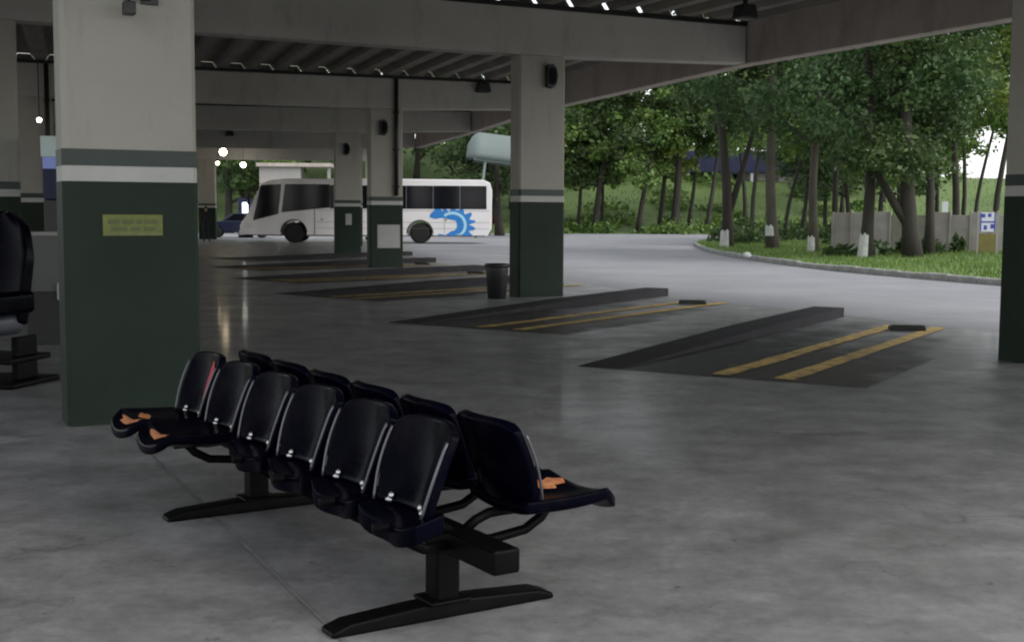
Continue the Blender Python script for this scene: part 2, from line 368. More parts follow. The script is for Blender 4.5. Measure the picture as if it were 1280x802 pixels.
for v in bm.verts: v.co.z = lawn_z(v.co.x, v.co.y)
me = bpy.data.meshes.new('lawn'); bmesh.ops.recalc_face_normals(bm, faces=bm.faces); bm.to_mesh(me); bm.free(); me.materials.append(M_lawn)
me.polygons.foreach_set('use_smooth', [True]*len(me.polygons))
lo = bpy.data.objects.new('lawn', me); COL.objects.link(lo); tag(lo, kind='structure')
kb = empty('lawn_kerb'); tag(kb, kind='structure')
acc = 0.; seg_pts = [curve[0]]
L_ = [0.]
for i in range(1, len(curve)): L_.append(L_[-1]+math.dist(curve[i], curve[i-1]))
def along(d):
    i = min(max(np.searchsorted(L_, d)-1, 0), len(curve)-2); t = (d-L_[i])/(L_[i+1]-L_[i])
    return Vector((curve[i][0]+(curve[i+1][0]-curve[i][0])*t, curve[i][1]+(curve[i+1][1]-curve[i][1])*t, 0))
d = 0
while d < L_[-1]-1.05:
    a = along(d); b_ = along(d+.98); dr = (b_-a); 
    q = MB(); h = .15+random.uniform(-.02,.02); q.box(0, dr.length, -.09, .09, -.02, h)
    q.build('kerb_stone', M_kstone, kb, bevel=.025, seg=1, loc=a+Vector((0,0,0)), rz=math.atan2(dr.y, dr.x)+random.uniform(-.02,.02)); d += 1.0

# far hillside
def hill_z(x, y):
    t = min(max((y-93-2*math.sin(x*.05))/40, 0), 1); t = t*t*(3-2*t)
    top = 8.6-3.4/(1+math.exp(-(x-33)/4.))
    return -.02+t*top+.25*math.sin(x*.21+y*.13)*t+ (min(max((y-135)/200,0),1))*6
xs = np.concatenate([np.linspace(-240,-60,13), np.linspace(-56,80,35), np.linspace(88,280,13)]); ys = np.concatenate([np.linspace(90,136,24), np.linspace(142,400,16)])
q = MB(); nx, ny = len(xs), len(ys)
q.add([(x,y,hill_z(x,y)) for y in ys for x in xs], [(j*nx+i, j*nx+i+1, (j+1)*nx+i+1, (j+1)*nx+i) for j in range(ny-1) for i in range(nx-1)])
tag(q.build('hillside', M_hill, smooth=True), kind='structure')

# grass blades
def blades(name, pts, hmin, hmax, m):
    n = len(pts); P = np.array(pts); h = rng.uniform(hmin, hmax, n); a = rng.uniform(0, 2*np.pi, n); wd = h*.16
    ln = rng.normal(0, .35, (n,2))*h[:,None]
    V = np.zeros((n,3,3)); dx = np.stack([np.cos(a),np.sin(a)],1)*wd[:,None]
    V[:,0,:2] = P[:,:2]-dx; V[:,1,:2] = P[:,:2]+dx; V[:,2,:2] = P[:,:2]+ln
    V[:,0,2] = P[:,2]-.02; V[:,1,2] = P[:,2]-.02; V[:,2,2] = P[:,2]+h
    me = bpy.data.meshes.new(name); me.from_pydata(V.reshape(-1,3).tolist(), [], np.arange(3*n).reshape(n,3).tolist()); me.materials.append(m)
    o = bpy.data.objects.new(name, me); COL.objects.link(o); return o
pts = []
while len(pts) < 26000:
    x = rng.uniform(7.8, 30); y = rng.uniform(17, 60)
    if x/y > .47 or x/y < .1: continue
    if inside(x, y, LAWN): pts.append((x, y, lawn_z(x, y)))
tag(blades('grass', pts, .05, .15, M_grass), 'short green grass of the roadside lawn', 'grass', kind='stuff')
pts = [(x, y, hill_z(x, y)) for x, y in zip(rng.uniform(-30, 60, 16000), rng.uniform(94, 135, 16000))]
tag(blades('hill_grass', pts, .10, .28, leaf_mat('hill blades', (.05,.095,.02), (.11,.165,.036))), 'longer bright grass on the far hillside', 'grass', kind='stuff')

# ------------------------------------------------------------------ columns
CW, CD = .456, .20
col_info = {}
def column(k, s, label, zt=Z_BOT-.004):
    p = at(k, s); t = empty('concrete_column', (p.x, p.y, 0), R(TH[k]))
    MB().box(-CW, CW, -CD, CD, 0, zt, .03).build('shaft', M_cream, t)
    g = .006
    MB().box(-CW-g, CW+g, -CD-g, CD+g, 0, 1.703, .032).build('green_base', M_green, t)
    MB().box(-CW-g, CW+g, -CD-g, CD+g, 1.81, 1.925, .032).build('green_stripe', M_gstripe, t)
    MB().box(-CW-.003, CW+.003, -CD-.003, CD+.003, 1.703, 1.81, .031).build('white_stripe', M_white, t)
    tag(t, label, 'column', 'painted columns of the bus platform'); return t
SA, SZ = -8.96, -17.9
column(0, 0, 'green and cream column off to the right, nearest the open road')
column(0, -14.6, 'green and cream column off to the left behind the viewer')
C_R = column(1, .38, 'column cut by the right edge of the picture, black green base on the floor')
C_M = column(2, 0, 'free standing column beside the black bin, round black speaker near its top')
C_3 = column(3, 0, 'column with a dark drain pipe and a pale square notice on its base')
C_4 = column(4, 0, 'distant column in front of the bus, just left of the drain pipe column')
column(5, 0, 'far column hidden behind the others near the bus')
C_N = column(1, SA+.06, 'big near column with a yellow plate on its dark green base')
column(2, SA-.25, 'column at the far left edge behind the high backed chair')
column(3, SA, 'narrow sliver of a column just left of the big near column')
column(4, SA, 'inner column hidden behind the big near column')
column(5, SA, 'second inner column hidden behind the big near column')
column(6, SA, 'small far column beside the warm lamps and the standing person')
column(6, 0, 'farthest outer column behind the bus')
for k, wd in ((2, 'first'), (3, 'second'), (4, 'third'), (5, 'fourth')): column(k, SZ, wd+' column of the innermost row beyond the left edge')

# ------------------------------------------------------------------ beams
names_b = ['cross beam behind the viewer over the near bay', 'cross beam over the big near column, above the picture', 'nearest cross beam in view, over the column with the bin', 'second cross beam with two dark floodlights and the drain pipe column', 'third cross beam over the distant column before the bus', 'fourth cross beam deep under the roof', 'farthest cross beam at the end of the roof']
for k in range(NB):
    t = empty('concrete_beam', (*B[k], 0), R(TH[k])); e = EAVE[k]-.2; INN = -15.2 if k == 0 else INNER
    prof = [(INN, Z_BOT), (CW, Z_BOT), (e, Z_EAVE), (e, Z_TOP), (INN, Z_TOP)]
    MB().prism_xz(prof, -.2, .2).build('beam_body', M_beam, t, bevel=.012, seg=1)
    MB().box(INN, e, -.235, .235, Z_TOP+.002, Z_TOP+.075).build('top_plate', M_steelD, t)  # thin dark strip along the beam top
    tag(t, names_b[k], 'beam', 'cross beams of the bus platform')
# eave beams between the beam ends
for k in range(NB-2):
    a = at(k, EAVE[k]); b_ = at(k+1, EAVE[k+1]); dr = b_-a; L = dr.length
    o = MB().box(.0, L-.006, -.16, .16, Z_EAVE-.012, Z_TOP+.16).build('eave_beam', M_eave, bevel=.015, seg=1, loc=(a.x, a.y, 0), rz=math.atan2(dr.y, dr.x))
    tag(o, ['eave beam behind the viewer on the road side', 'long eave beam across the top right corner before the trees', 'eave beam ending the cantilever above the trees left of the standing column', 'short far eave beam seen under the second cross beam', 'eave beam far back above the white bus'][k], 'beam', 'eave beams on the road side')
# roof of wide channel tiles; a slot of daylight stays open over each beam
roof = empty('platform_roof'); tag(roof, 'grey channel tile roof over the bus platform, daylight glinting at its tile ends', 'roof')
PER = .72
for k in range(NB-1):
    inn_ = -11.0 if k == 0 else INNER  # unseen near bay, cut short to shape the light on bench and floor
    n = int((min(EAVE[k], EAVE[k+1])-.2-inn_)/PER)
    ex0, ex1 = EAVE[k]-.17, EAVE[k+1]-.17
    for i in range(n):
        prof = [(0, .08), (.14, .08), (.25, .23), (.53, .23), (.64, .08), (.724, .08)]
        q = MB(); V = []
        for kk, ex, off in ((k, ex0, .03), (k+1, ex1, -.10)):
            sc = (ex-inn_)/(n*PER)
            for dz in (0, .012):
                for (ss, zz) in prof:
                    p = at(kk, inn_+(i*PER+ss)*sc, Z_TOP+zz+dz+(.004 if i % 2 else 0))+udir(kk)*off; V.append(p)
        m_ = len(prof); F = []
        for j in range(m_-1):
            F += [(j, j+1, 2*m_+j+1, 2*m_+j), (m_+j, 3*m_+j, 3*m_+j+1, m_+j+1), (j, m_+j, m_+j+1, j+1), (2*m_+j, 2*m_+j+1, 3*m_+j+1, 3*m_+j)]
        F += [(0, 2*m_, 3*m_, m_), (m_-1, 2*m_-1, 4*m_-1, 3*m_-1)]
        q.add(V, F); q.build('roof_tile', M_tile, roof)

# ------------------------------------------------------------------ bus bays: kerbs, yellow guide lines, wheel stops, dark strips, oil dirt
bays = [(3.35, 6.9, 30), (.65, 12.30, 31), (-1.70, 17.1, 34), (-4.35, 23.0, 42), (-6.35, 28.3, 48), (-8.2, 34.0, 51), (-9.6, 40.2, 54)]
bay_w = ['off the right edge', 'nearest the viewer', 'before the bin column', 'behind the bin', 'before the drain pipe column', 'second nearest the bus', 'nearest the bus']
for i, (x, y, ang) in enumerate(bays):
    rz = -R(ang); L = 7.5 if i < 3 else 7.2
    q = MB(); h = .14
    q.add([(0,0,.004),(.46,0,.004),(.46,L,0),(0,L,0),(0,.02,.006),(.46,.02,.006),(.46,L*.55,h*.75),(0,L*.55,h*.75),(.46,L,h),(0,L,h)],
          [(0,1,5,4),(4,5,6,7),(7,6,8,9),(9,8,2,3),(0,4,7,9,3),(1,2,8,6,5),(0,3,2,1)])
    o = q.build('bay_kerb', M_kerb, bevel=.02, seg=1, loc=(x, y, 0), rz=rz)
    tag(o, 'black sloping kerb of the bus bay '+bay_w[i], 'kerb', 'kerbs between the bus bays')
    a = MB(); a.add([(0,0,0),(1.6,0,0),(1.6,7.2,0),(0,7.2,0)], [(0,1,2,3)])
    ob = a.build('tyre_dirt', M_darkstrip, loc=(x, y, .004), rz=rz); ob.location += Matrix.Rotation(rz,3,'Z')@Vector((.0,-.02,0)); tag(ob, kind='structure')
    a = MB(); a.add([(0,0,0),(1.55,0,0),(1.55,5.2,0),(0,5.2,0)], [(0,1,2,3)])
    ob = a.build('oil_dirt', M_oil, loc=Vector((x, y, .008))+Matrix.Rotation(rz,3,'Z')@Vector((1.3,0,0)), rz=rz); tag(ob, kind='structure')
    if i > 5: continue
    for j, lx in enumerate((1.46, 2.06)):
        n = 14; q = MB(); V = []
        for kk in range(n+1):
            yy = .12+6.3*kk/n
            V += [(lx-.095+random.uniform(-.012,.012), yy, 0), (lx+.095+random.uniform(-.012,.012), yy, 0)]
        q.add(V, [(2*kk, 2*kk+1, 2*kk+3, 2*kk+2) for kk in range(n)])
        o = q.build('guide_line', M_yellow, loc=(x, y, .0125), rz=rz)
        tag(o, ('left' if j == 0 else 'right')+' yellow guide line in the bus bay '+bay_w[i], 'floor marking', 'yellow guide lines')
    st = Vector((x, y, 0))+Matrix.Rotation(rz,3,'Z')@Vector((1.80, 5.75, 0))
    q = MB(); q.prism_xz([(-.24,.0),(.24,.0),(.22,.065),(-.22,.065)], -.08, .08)
    o = q.build('wheel_stop', M_blackplast, bevel=.015, seg=1, loc=(st.x, st.y, .013), rz=rz+R(25))
    tag(o, 'small black wheel stop in the bus bay '+bay_w[i], 'wheel stop', 'wheel stops of the bus bays')

# ------------------------------------------------------------------ trees
def tree(base, H, r, lean, crown_r, nleaf, leafsize, lm, label, white=0., fork=None, bark=None, crown_lo=.42, group='trees along the road', flat=.62, bare=0):
    x, y, z = base; t = empty('tree', (x, y, z-.05)); bark = bark or M_bark
    q = MB(); n = 9; pts = []; rad = []
    ph = random.uniform(0,6)
    th = H*.80
    for i in range(n+1):
        f = i/n
        pts.append(Vector((lean[0]*f**1.2+.09*math.sin(ph+f*5)*min(f*4,1), lean[1]*f+.09*math.cos(ph*1.7+f*4)*min(f*4,1), f*th)))
        rad.append(r*(1.0-.72*f)*(1+.28*math.exp(-f*26)))
    q.tube(pts, rad, 10)
    tr = q.build('trunk', bark, t, smooth=True)
    if white:
        wz0 = .55 if white > .85 and white < 1 else .03
        m = 6; wp = []; wr = []
        for i in range(m+1):
            zz = wz0+(white-wz0)*i/m; f = zz/th; i0_ = min(int(f*n), n-1); ff = f*n-i0_
            wp.append(pts[i0_].lerp(pts[i0_+1], ff)); wr.append((rad[i0_]*(1-ff)+rad[i0_+1]*ff)+.014)
        a0 = math.atan2(-y, -x)-R(35)       # white paint on the lit side only, light put into its shape
        V = [wp[i]+Vector((math.cos(a0-R(48)+R(96)*j/8), math.sin(a0-R(48)+R(96)*j/8), 0))*wr[i]+Vector((0,0,.05*math.sin(j*1.7+x)*(i == m))) for i in range(m+1) for j in range(9)]
        MB().add(V, [(i*9+j, i*9+j+1, (i+1)*9+j+1, (i+1)*9+j) for i in range(m) for j in range(8)]).build('painted_base', M_lime, t, smooth=True)
    tips = []
    twigs = MB(); nb = random.randint(6, 8)
    for i in range(nb):
        f = crown_lo*.75+(.98-crown_lo*.75)*(i+.3)/nb; i0_ = min(int(f*n), n-1); p0 = pts[i0_].lerp(pts[i0_+1], f*n-i0_)
        a = i*2.4+ph+random.uniform(-.4,.4); Ln = crown_r*random.uniform(.65,1.0)*(1.05-.5*f)
        d = Vector((math.cos(a), math.sin(a), random.uniform(.35,.8)))
        p1 = p0+d*Ln*.5; p2 = p0+d*Ln*.85+Vector((0,0,.1*Ln)); r0 = r*(1-.72*f)*.55
        MB().tube([p0, p0.lerp(p1,.5)+Vector((0,0,-.04*Ln)), p1, p2], [r0, r0*.8, r0*.6, r0*.25], 6).build('branch', bark, t, smooth=True)
        tips += [p1, p2]
        for _ in range(3):
            a2 = random.uniform(0,6.28); d2 = Vector((math.cos(a2), math.sin(a2), random.uniform(.1,.9))); q2 = p0.lerp(p2, random.uniform(.4,.95)); twigs.tube([q2, q2+d2*Ln*.22, q2+d2*Ln*.42+Vector((0,0,.04*Ln))], [r0*.32, r0*.2, r0*.06], 5)
    if fork:
        p0 = pts[1]; f0 = Vector(fork)
        MB().tube([p0, p0+f0*.35+Vector((0,0,-.05)), p0+f0*.7, p0+f0], [r*.62, r*.52, r*.42, r*.2], 8).build('branch', bark, t, smooth=True); tips.append(p0+f0)
    twigs.build('twigs', bark, t, smooth=True)['kind'] = 'stuff'
    tips.append(pts[-1]); cz0 = H*crown_lo
    # leaf clumps spread through the crown
    cl = []
    for p in tips:
        for _ in range(3): cl.append((p+Vector((random.gauss(0,.35),random.gauss(0,.35),random.gauss(0,.3)))*crown_r*.33, crown_r*random.uniform(.20,.34)))
    top = pts[-1]
    for _ in range(10):
        a = random.uniform(0,6.28); rr = crown_r*math.sqrt(random.random())*.85; zz = random.uniform(cz0, H)
        fz = 1-abs((zz-(cz0+H)/2)/((H-cz0)/2))**2*.6
        cl.append((Vector((lean[0]*.7+math.cos(a)*rr*fz, lean[1]*.7+math.sin(a)*rr*fz, zz)), crown_r*random.uniform(.18,.34)))
    per = int(nleaf*1.55)//len(cl); C = np.repeat(np.array([c[0] for c in cl]), per, 0); Rr = np.repeat(np.array([c[1] for c in cl]), per)
    N = len(C); D = rng.normal(size=(N,3)); D /= np.linalg.norm(D,axis=1)[:,None]
    P = C+D*(Rr*rng.uniform(.35,1.08,N))[:,None]*np.array([1.15,1.15,flat])
    keep = P[:,2] > H*.2; P = P[keep]; N = len(P)
    ls = leafsize*.78*np.clip(rng.lognormal(-.08,.38,N),.4,2.2)
    A = rng.normal(size=(N,3)); A[:,2] = A[:,2]*.6-.35; A /= np.linalg.norm(A,axis=1)[:,None]
    Bv = np.cross(A, rng.normal(size=(N,3))); Bv /= np.linalg.norm(Bv,axis=1)[:,None]
    V = np.stack([P-A*ls[:,None]*.5, P+Bv*ls[:,None]*.3, P+A*ls[:,None]*.55, P-Bv*ls[:,None]*.3],1).reshape(-1,3)
    me = bpy.data.meshes.new('crown'); me.from_pydata(V.tolist(), [], np.arange(4*N).reshape(N,4).tolist()); me.materials.append(lm)
    o = bpy.data.objects.new('crown', me); COL.objects.link(o); o.parent = t
    tag(t, label, 'tree', group); return t
def onlawn(px_, d): x = (px_-640)/1568.4*d; return (x, d, lawn_z(x, d))
def onhill(px_, d): x = (px_-640)/1568.4*d; return (x, d, hill_z(x, d))
# lawn trees, left to right
T = tree
T(onlawn(908, 52), 13.5, .24, (-.7, .3), 3.6, 7000, .24, LEAF[3], 'tall lawn tree nearest the road nose, white painted foot', white=.75, crown_lo=.56, fork=(1.3, .2, 4.6))
T(onlawn(938, 60), 12, .12, (.9, .2), 2.8, 4200, .26, LEAF[1], 'slim tree leaning right between the two white footed trees', crown_lo=.6)
T(onlawn(965, 49), 13.5, .23, (-.3, .3), 3.6, 7000, .23, LEAF[0], 'thick trunked lawn tree with a white paint patch, second from the road nose', white=.95, bark=M_bark2, crown_lo=.56)
T(onlawn(978, 62), 11, .11, (2.0, 0), 2.6, 4200, .26, LEAF[1], 'thin dark tree leaning right behind the second white footed tree', crown_lo=.6)
T(onlawn(1016, 45), 12.5, .17, (.1, .2), 3.0, 7000, .21, LEAF[0], 'slender upright tree mid lawn with pale foot', white=.6, bark=M_bark2, crown_lo=.48)
T(onlawn(1043, 50), 11.5, .14, (-.3, .2), 2.8, 5200, .22, LEAF[3], 'slender tree at the left end of the concrete fence', crown_lo=.46)
T(onlawn(1081, 40), 12.5, .20, (.05, .2), 3.7, 11000, .19, LEAF[0], 'straight dark tree with bright white foot before the concrete fence', white=.8, crown_lo=.40)
T(onlawn(1140, 39.5), 11, .27, (-.9, .2), 3.0, 10000, .18, LEAF[3], 'big forked dark tree at the middle of the concrete fence', fork=(-1.5, .1, 2.4), crown_lo=.33)
T(onlawn(1160, 41), 12, .16, (.3, .3), 3.0, 7000, .2, LEAF[0], 'dark tree close to the right of the forked one', crown_lo=.56)
T(onlawn(1192, 47), 13, .15, (-.2, .3), 2.6, 5200, .22, LEAF[0], 'tree behind the fence left of the blue and white sign', crown_lo=.5)
T(onlawn(1215, 62), 11, .11, (1.3, 0), 2.4, 2800, .26, LEAF[1], 'thin leaning tree against the bright sky gap', crown_lo=.62)
T(onlawn(1240, 44), 11.5, .12, (1.0, .2), 2.6, 3600, .22, LEAF[2], 'thin crooked tree beside the right hand column', crown_lo=.62)
for i, (p, d, H, r, ln, cr, n_, li, clo) in enumerate([(1000,70,11,.13,.8,3.2,5200,3,.36),(1060,66,11,.14,-.5,3.4,5600,3,.28),(1098,60,11,.13,.4,3.2,5600,1,.30),(1120,72,12,.14,-.3,3.6,5600,3,.22),(1168,74,12,.14,.2,3.0,5200,1,.26),(1030,76,11,.14,.2,3.4,5000,0,.3),(1266,56,13,.14,-.2,2.8,6500,1,.60),(1200,66,13,.13,.0,2.7,6000,3,.62)]):
    T(onlawn(p, d), H, r, (ln,0), cr, n_, .27, LEAF[li], ['low crowned tree behind the slender mid lawn tree', 'low crowned tree over the left end of the fence', 'leafy tree behind the straight white footed tree', 'dark leafy tree behind the forked tree', 'leafy tree right behind the fence beside the sky gap', 'bluish leafy tree deep behind the left fence end', 'leafy tree just behind the right hand column', 'high crowned tree above the bright sky gap'][i], crown_lo=clo)
hl = [(690,99,12,.18,(.6,0),3.6,2,.40),(721,97,11.5,.17,(.5,0),3.4,1,.42),(742,96,13,.26,(1.6,0),4.0,3,.42),(752,98,12,.15,(-.3,0),3.0,1,.5),(770,114,12,.25,(-.4,0),4.2,2,.35),(797,96,12.5,.22,(1.6,0),3.8,1,.46),(823,98,13,.22,(.8,0),3.6,2,.48),(842,97,14,.36,(.4,0),4.6,3,.80),(860,101,12,.18,(1.0,0),3.2,1,.80),(882,96,13,.2,(1.3,0),3.8,1,.80),(868,140,11,.25,(.2,0),4.8,2,.3),(925,140,11,.25,(0,0),5,2,.3),(930,100,12,.2,(-.8,0),3.6,1,.80),(958,104,12,.2,(.5,0),4.0,1,.80),(1000,140,11,.25,(-.5,0),4.8,2,.3),(1003,101,12,.18,(.8,0),3.4,3,.80),(1050,106,12,.2,(.2,0),4.2,1,.5),(1100,112,11,.25,(.4,0),4.2,2,.5),(1128,118,9,.25,(0,0),4.0,1,.5)]
hw = ['slim', 'upright', 'thick leaning', 'thin', 'round pale', 'leaning dark', 'tall slim', 'stout', 'crooked', 'right leaning', 'pale bushy', 'yellowish bushy', 'left leaning', 'mid green', 'broad pale', 'thin dark', 'far mid green', 'small pale', 'low far']
od = ['first','second','third','fourth','fifth','sixth','seventh','eighth','ninth','tenth','eleventh','twelfth','thirteenth','fourteenth','fifteenth','sixteenth','seventeenth','eighteenth','nineteenth']
for i, (p, d, H, r, ln, cr, li, clo) in enumerate(hl):
    T(onhill(p, d), H, r, ln, cr, 3800, .40, LEAF[li], hw[i]+' tree on the far grassy slope, '+od[i]+' along it from the bin column', crown_lo=clo, group='trees on the far slope')
bl = [(624,84),(606,88),(286,88),(316,91),(640,105),(618,100),(596,110),(560,118),(520,112),(470,120),(430,110),(385,118),(340,108),(305,100),(280,112),(255,104),(220,110),(60,100),(25,95)]
for i, (p, d) in enumerate(bl):
    T(onhill(p, d), random.uniform(11,14), .3, (random.uniform(-.6,.6),0), 5, 2600, .5, LEAF[[3,0,1][i % 3]], 'tree of the dark row beyond the bus, seen under the roof', crown_lo=.22, group='tree row beyond the bus')

# ------------------------------------------------------------------ double sided waiting bench
bench = empty('waiting_bench', (-.255, 4.60, 0), R(32))
tag(bench, 'long black back to back waiting bench with torn vinyl seats on two splayed feet', 'bench')
MB().box(-.055, .055, -.46, 2.72, .265, .355).build('beam', M_frame, bench, bevel=.012)
for q0 in (0, 1.95):
    MB().box(-.05, .05, q0-.05, q0+.05, .05, .268).build('post', M_frame, bench, bevel=.012)
    f = MB(); hw_ = .055
    prof = [(-.47,.0),(.47,.0),(.47,.022),(.40,.045),(.12,.062),(-.12,.062),(-.40,.045),(-.47,.022)]
    f.prism_xz(prof, q0-hw_, q0+hw_)
    ft = f.build('foot', M_frame, bench, bevel=.014)
    MB().box(-.085, .085, q0-.075, q0+.075, .058, .074).build('base_plate', M_frame, ft, bevel=.006)
def back_fn(sg, qc, wid=.206):
    def fn(u, v):
        a = (u-.5)*2; 
        hw = wid*(.88+.12*math.sin(min(v*1.6,1)*math.pi/2))
        top = 1.0
        if v > .90: hw *= math.sqrt(max(1-((v-.90)/.10)**2*.28, 0))
        z = .455+.318*v-.014*abs(a)**4*v; p = .20-.11*v+.045*a*a-.03*math.sin(v*math.pi)*(1-a*a)+.012*math.sin(v*math.pi)
        pos = Vector((sg*p, qc+a*hw, z)); nn = Vector((sg*.94, -a*.25, .33)).normalized()
        return pos, nn
    return fn
def seat_fn(sg, qc, wid=.222):
    def fn(u, v):
        a = (u-.5)*2
        hw = wid*(.93+.07*math.sin(v*math.pi)); 
        if v > .75: hw *= math.sqrt(1-((v-.75)/.25)**2*.35)
        p = .165+.445*v-.02*a*a*v
        z = .452-.03*math.sin(v*math.pi*.9)*(1-a*a*.8)+.02*a*a+.025*v-(.055*max(v-.85,0)/.15)
        pos = Vector((sg*p, qc+a*hw, z)); nn = Vector((0, 0, 1))
        return pos, nn
    return fn
for sg in (-1, 1):
    for k in range(6):
        qc = -.12+.48*k+random.uniform(-.008,.008)
        bk = MB().grid(back_fn(sg, qc), 12, 14, .038).build('backrest', M_vinyl, bench, smooth=True, bevel=.010)
        broken = sg < 0 and k < 4
        sfn = seat_fn(sg, qc)
        if broken: sfn = (lambda g: (lambda u, v: (g(u, v*(.30+.03*math.sin(9*u+k)))[0]+Vector((0,0,-.03*v)), Vector((0,0,1)))))(sfn)
        st = MB().grid(sfn, 12, 14, .07 if broken else .048).build('seat', M_vinyl, bench, smooth=True, bevel=.012)
        fn = back_fn(sg, qc)
        for e in (0, 1):
            pts = []
            for j in range(13):
                p, nn = fn(e, j/14*1.0); pts.append(p+nn*.004+Vector((0,(1 if e else -1)*.004,0)))
            MB().tube(pts, .0055, 6).build('edge_trim', M_chrome, bk, smooth=True)
        for e in (-.13, .13):
            MB().lathe([(.001,.0),(.020,.002),(.022,.012),(.010,.022),(.001,.024)], 10).build('bolt', M_bolt, st, smooth=True, loc=(sg*.205, qc+e, .452))
        for e in (.18, .80):  # further bolts, added for the bright highlights at the seat junction
            p, nn = fn(e, .07); MB().lathe([(.001,-.004),(.013,-.002),(.014,.006),(.007,.012),(.001,.013)], 10).build('bolt', M_bolt, bk, smooth=True, loc=p+nn*.004).rotation_euler = nn.to_track_quat('Z', 'Y').to_euler()
        # bent bracket from the beam to the seat
        b = MB()
        e1 = .34 if broken else .46
        b.tube([(sg*.03, qc, .345), (sg*.075, qc, .375), (sg*.13, qc, .395), (sg*.2, qc, .398), (sg*e1, qc, .395)], .02, 8)
        b.tube([(sg*(e1-.06), qc, .395), (sg*(e1-.10), qc, .35), (sg*(e1-.17), qc, .312), (sg*.14, qc, .295), (sg*.05, qc, .30)], .02, 8)
        b.build('bracket', M_frame, bench, smooth=True)
        if sg < 0 and k in (4, 5) or sg > 0 and k == 0:
            sf = seat_fn(sg, qc)
            spots = [(.42,.86,.40,.06)] if sg < 0 else [(.72,.66,.12,.16)]
            if sg < 0 and k == 5: spots.append((.72,.62,.12,.07))
            for (uc, vc, du, dv) in spots:
                q = MB(); V = []; n = 14; V.append(sf(uc, vc)[0]+Vector((0,0,.006)))
                for j in range(n):
                    a = 2*math.pi*j/n; rr = random.uniform(.55,1.15)
                    V.append(sf(min(max(uc+du*rr*math.cos(a),.02),.98), min(max(vc+dv*rr*math.sin(a),0),.98))[0]+Vector((0,0,.0035)))
                q.add(V, [(0, 1+j, 1+(j+1) % n) for j in range(n)])
                q.build('torn_foam', M_foam, st, smooth=True)['label'] = 'torn patch of bare orange foam'
        if sg < 0 and k == 5:
            q = MB(); V = []
            for j in range(9):
                v = .25+.6*j/8; wv = .05*math.sin(math.pi*(j+.6)/9)+.01
                for u in (.44-wv*1.6, .44+wv*1.6):
                    p, nn = fn(min(max(u,.02),.98), v); V.append(p+nn*.006)
            q.add(V, [(2*j, 2*j+1, 2*j+3, 2*j+2) for j in range(8)])
            q.build('red_scuff', M_red, bk)['label'] = 'red scuffed streak on the backrest edge'

# ------------------------------------------------------------------ high backed chair at the left edge
ch = empty('massage_chair', (-4.48, 10.9, 0), R(-12)); tag(ch, 'high backed black padded armchair cut off by the left edge', 'armchair')
MB().box(-.75, .40, -.42, .30, 0, .05).build('base_sled', M_frame, ch, bevel=.015)
MB().box(-.72, .34, -.36, .26, .20, .25).build('base_rail', M_frame, ch, bevel=.012)
for lx in (-.62, .28):
    MB().box(lx-.03, lx+.03, -.2, .1, .05, .20).build('leg', M_frame, ch, bevel=.01)
    MB().box(lx-.03, lx+.03, -.2, .1, .25, .42).build('seat_support', M_frame, ch, bevel=.01)
MB().box(-.6, .16, -.55, .15, .42, .60).build('seat', M_padgrey, ch, bevel=.06, seg=3)
def hb(u, v):
    a = (u-.5)*2; hw = .40*(1-.25*max(v-.6,0)/.4*abs(1))*(1 if v < .82 else math.sqrt(max(1-((v-.82)/.18)**2*.7,0)))
    return Vector((-.22+a*hw, .12+.22*v+.0-.10*a*a, .52+.98*v)), Vector((0,-1,.2)).normalized()
MB().grid(hb, 12, 16, .16).build('backrest', M_vinyl, ch, smooth=True, bevel=.03)
for sx in (-.66, .18):
    MB().box(sx-.07, sx+.07, -.5, .2, .60, .80).build('armrest', M_vinyl, ch, bevel=.05, seg=3)
# pale cabinets and lit kiosk behind it
kb_ = empty('white_cabinet', (-5.45, 14.2, 0), R(15)); tag(kb_, 'pale cabinet with a jutting box on its side behind the high backed chair', 'cabinet')
MB().box(-.05, .62, -.25, .25, .60, 1.22, .02).build('cabinet_body', M_dullgrey, kb_)
MB().box(-.03, .60, -.22, .22, .0, .598).build('cabinet_base', M_blackplast, kb_)
MB().box(.30, .5, -.33, -.252, .50, .70).build('side_box', M_panel, kb_, bevel=.02)
MB().box(-.06, .63, -.26, .26, 1.222, 1.26).build('cabinet_top', M_wallfar, kb_)
ks = empty('lit_kiosk', (-6.45, 18.6, 0), R(10)); tag(ks, 'tall kiosk with pale and blue lit panels, sliver left of the big near column', 'kiosk')
MB().box(-.4, .5, -.3, .3, 0, 1.66).build('kiosk_body', M_blackplast, ks, bevel=.02)
MB().box(-.4, .5, -.3, .3, 1.662, 2.10).build('blue_panel', M_navy, ks, bevel=.01)
MB().box(-.4, .5, -.3, .3, 2.102, 2.27).build('lit_blue_panel', M_litblue, ks, bevel=.01)
MB().box(-.42, .52, -.32, .32, 2.272, 2.57).build('pale_header', M_litteal, ks, bevel=.01)

# ------------------------------------------------------------------ fittings on the columns
def col_local(c, x, y, z): return c.matrix_basis @ Vector((x, y, z))
th = R(26)
# yellow plate
pl = empty('yellow_plate', col_local(C_N, -.0, -CD-.008, 1.40), th); tag(pl, 'yellow green lettered plate fixed on the big near column', 'sign')
MB().box(-.205, .205, -.010, 0, -.075, .075).build('plate', M_yplate, pl, bevel=.003, seg=1)
MB().box(-.190, .190, -.0125, -.0105, -.066, -.056).build('edging', M_ypale, pl)
for j, (x0, x1) in enumerate(((-.17,-.09),(-.075,.0),(.02,.06),(.075,.17))): MB().box(x0, x1, -.0125, -.0105, .008, .040).build('lettering', M_yletter, pl)
for j, (x0, x1) in enumerate(((-.15,-.04),(-.02,.05),(.07,.15))): MB().box(x0, x1, -.0125, -.0105, -.040, -.012).build('lettering', M_yletter, pl)
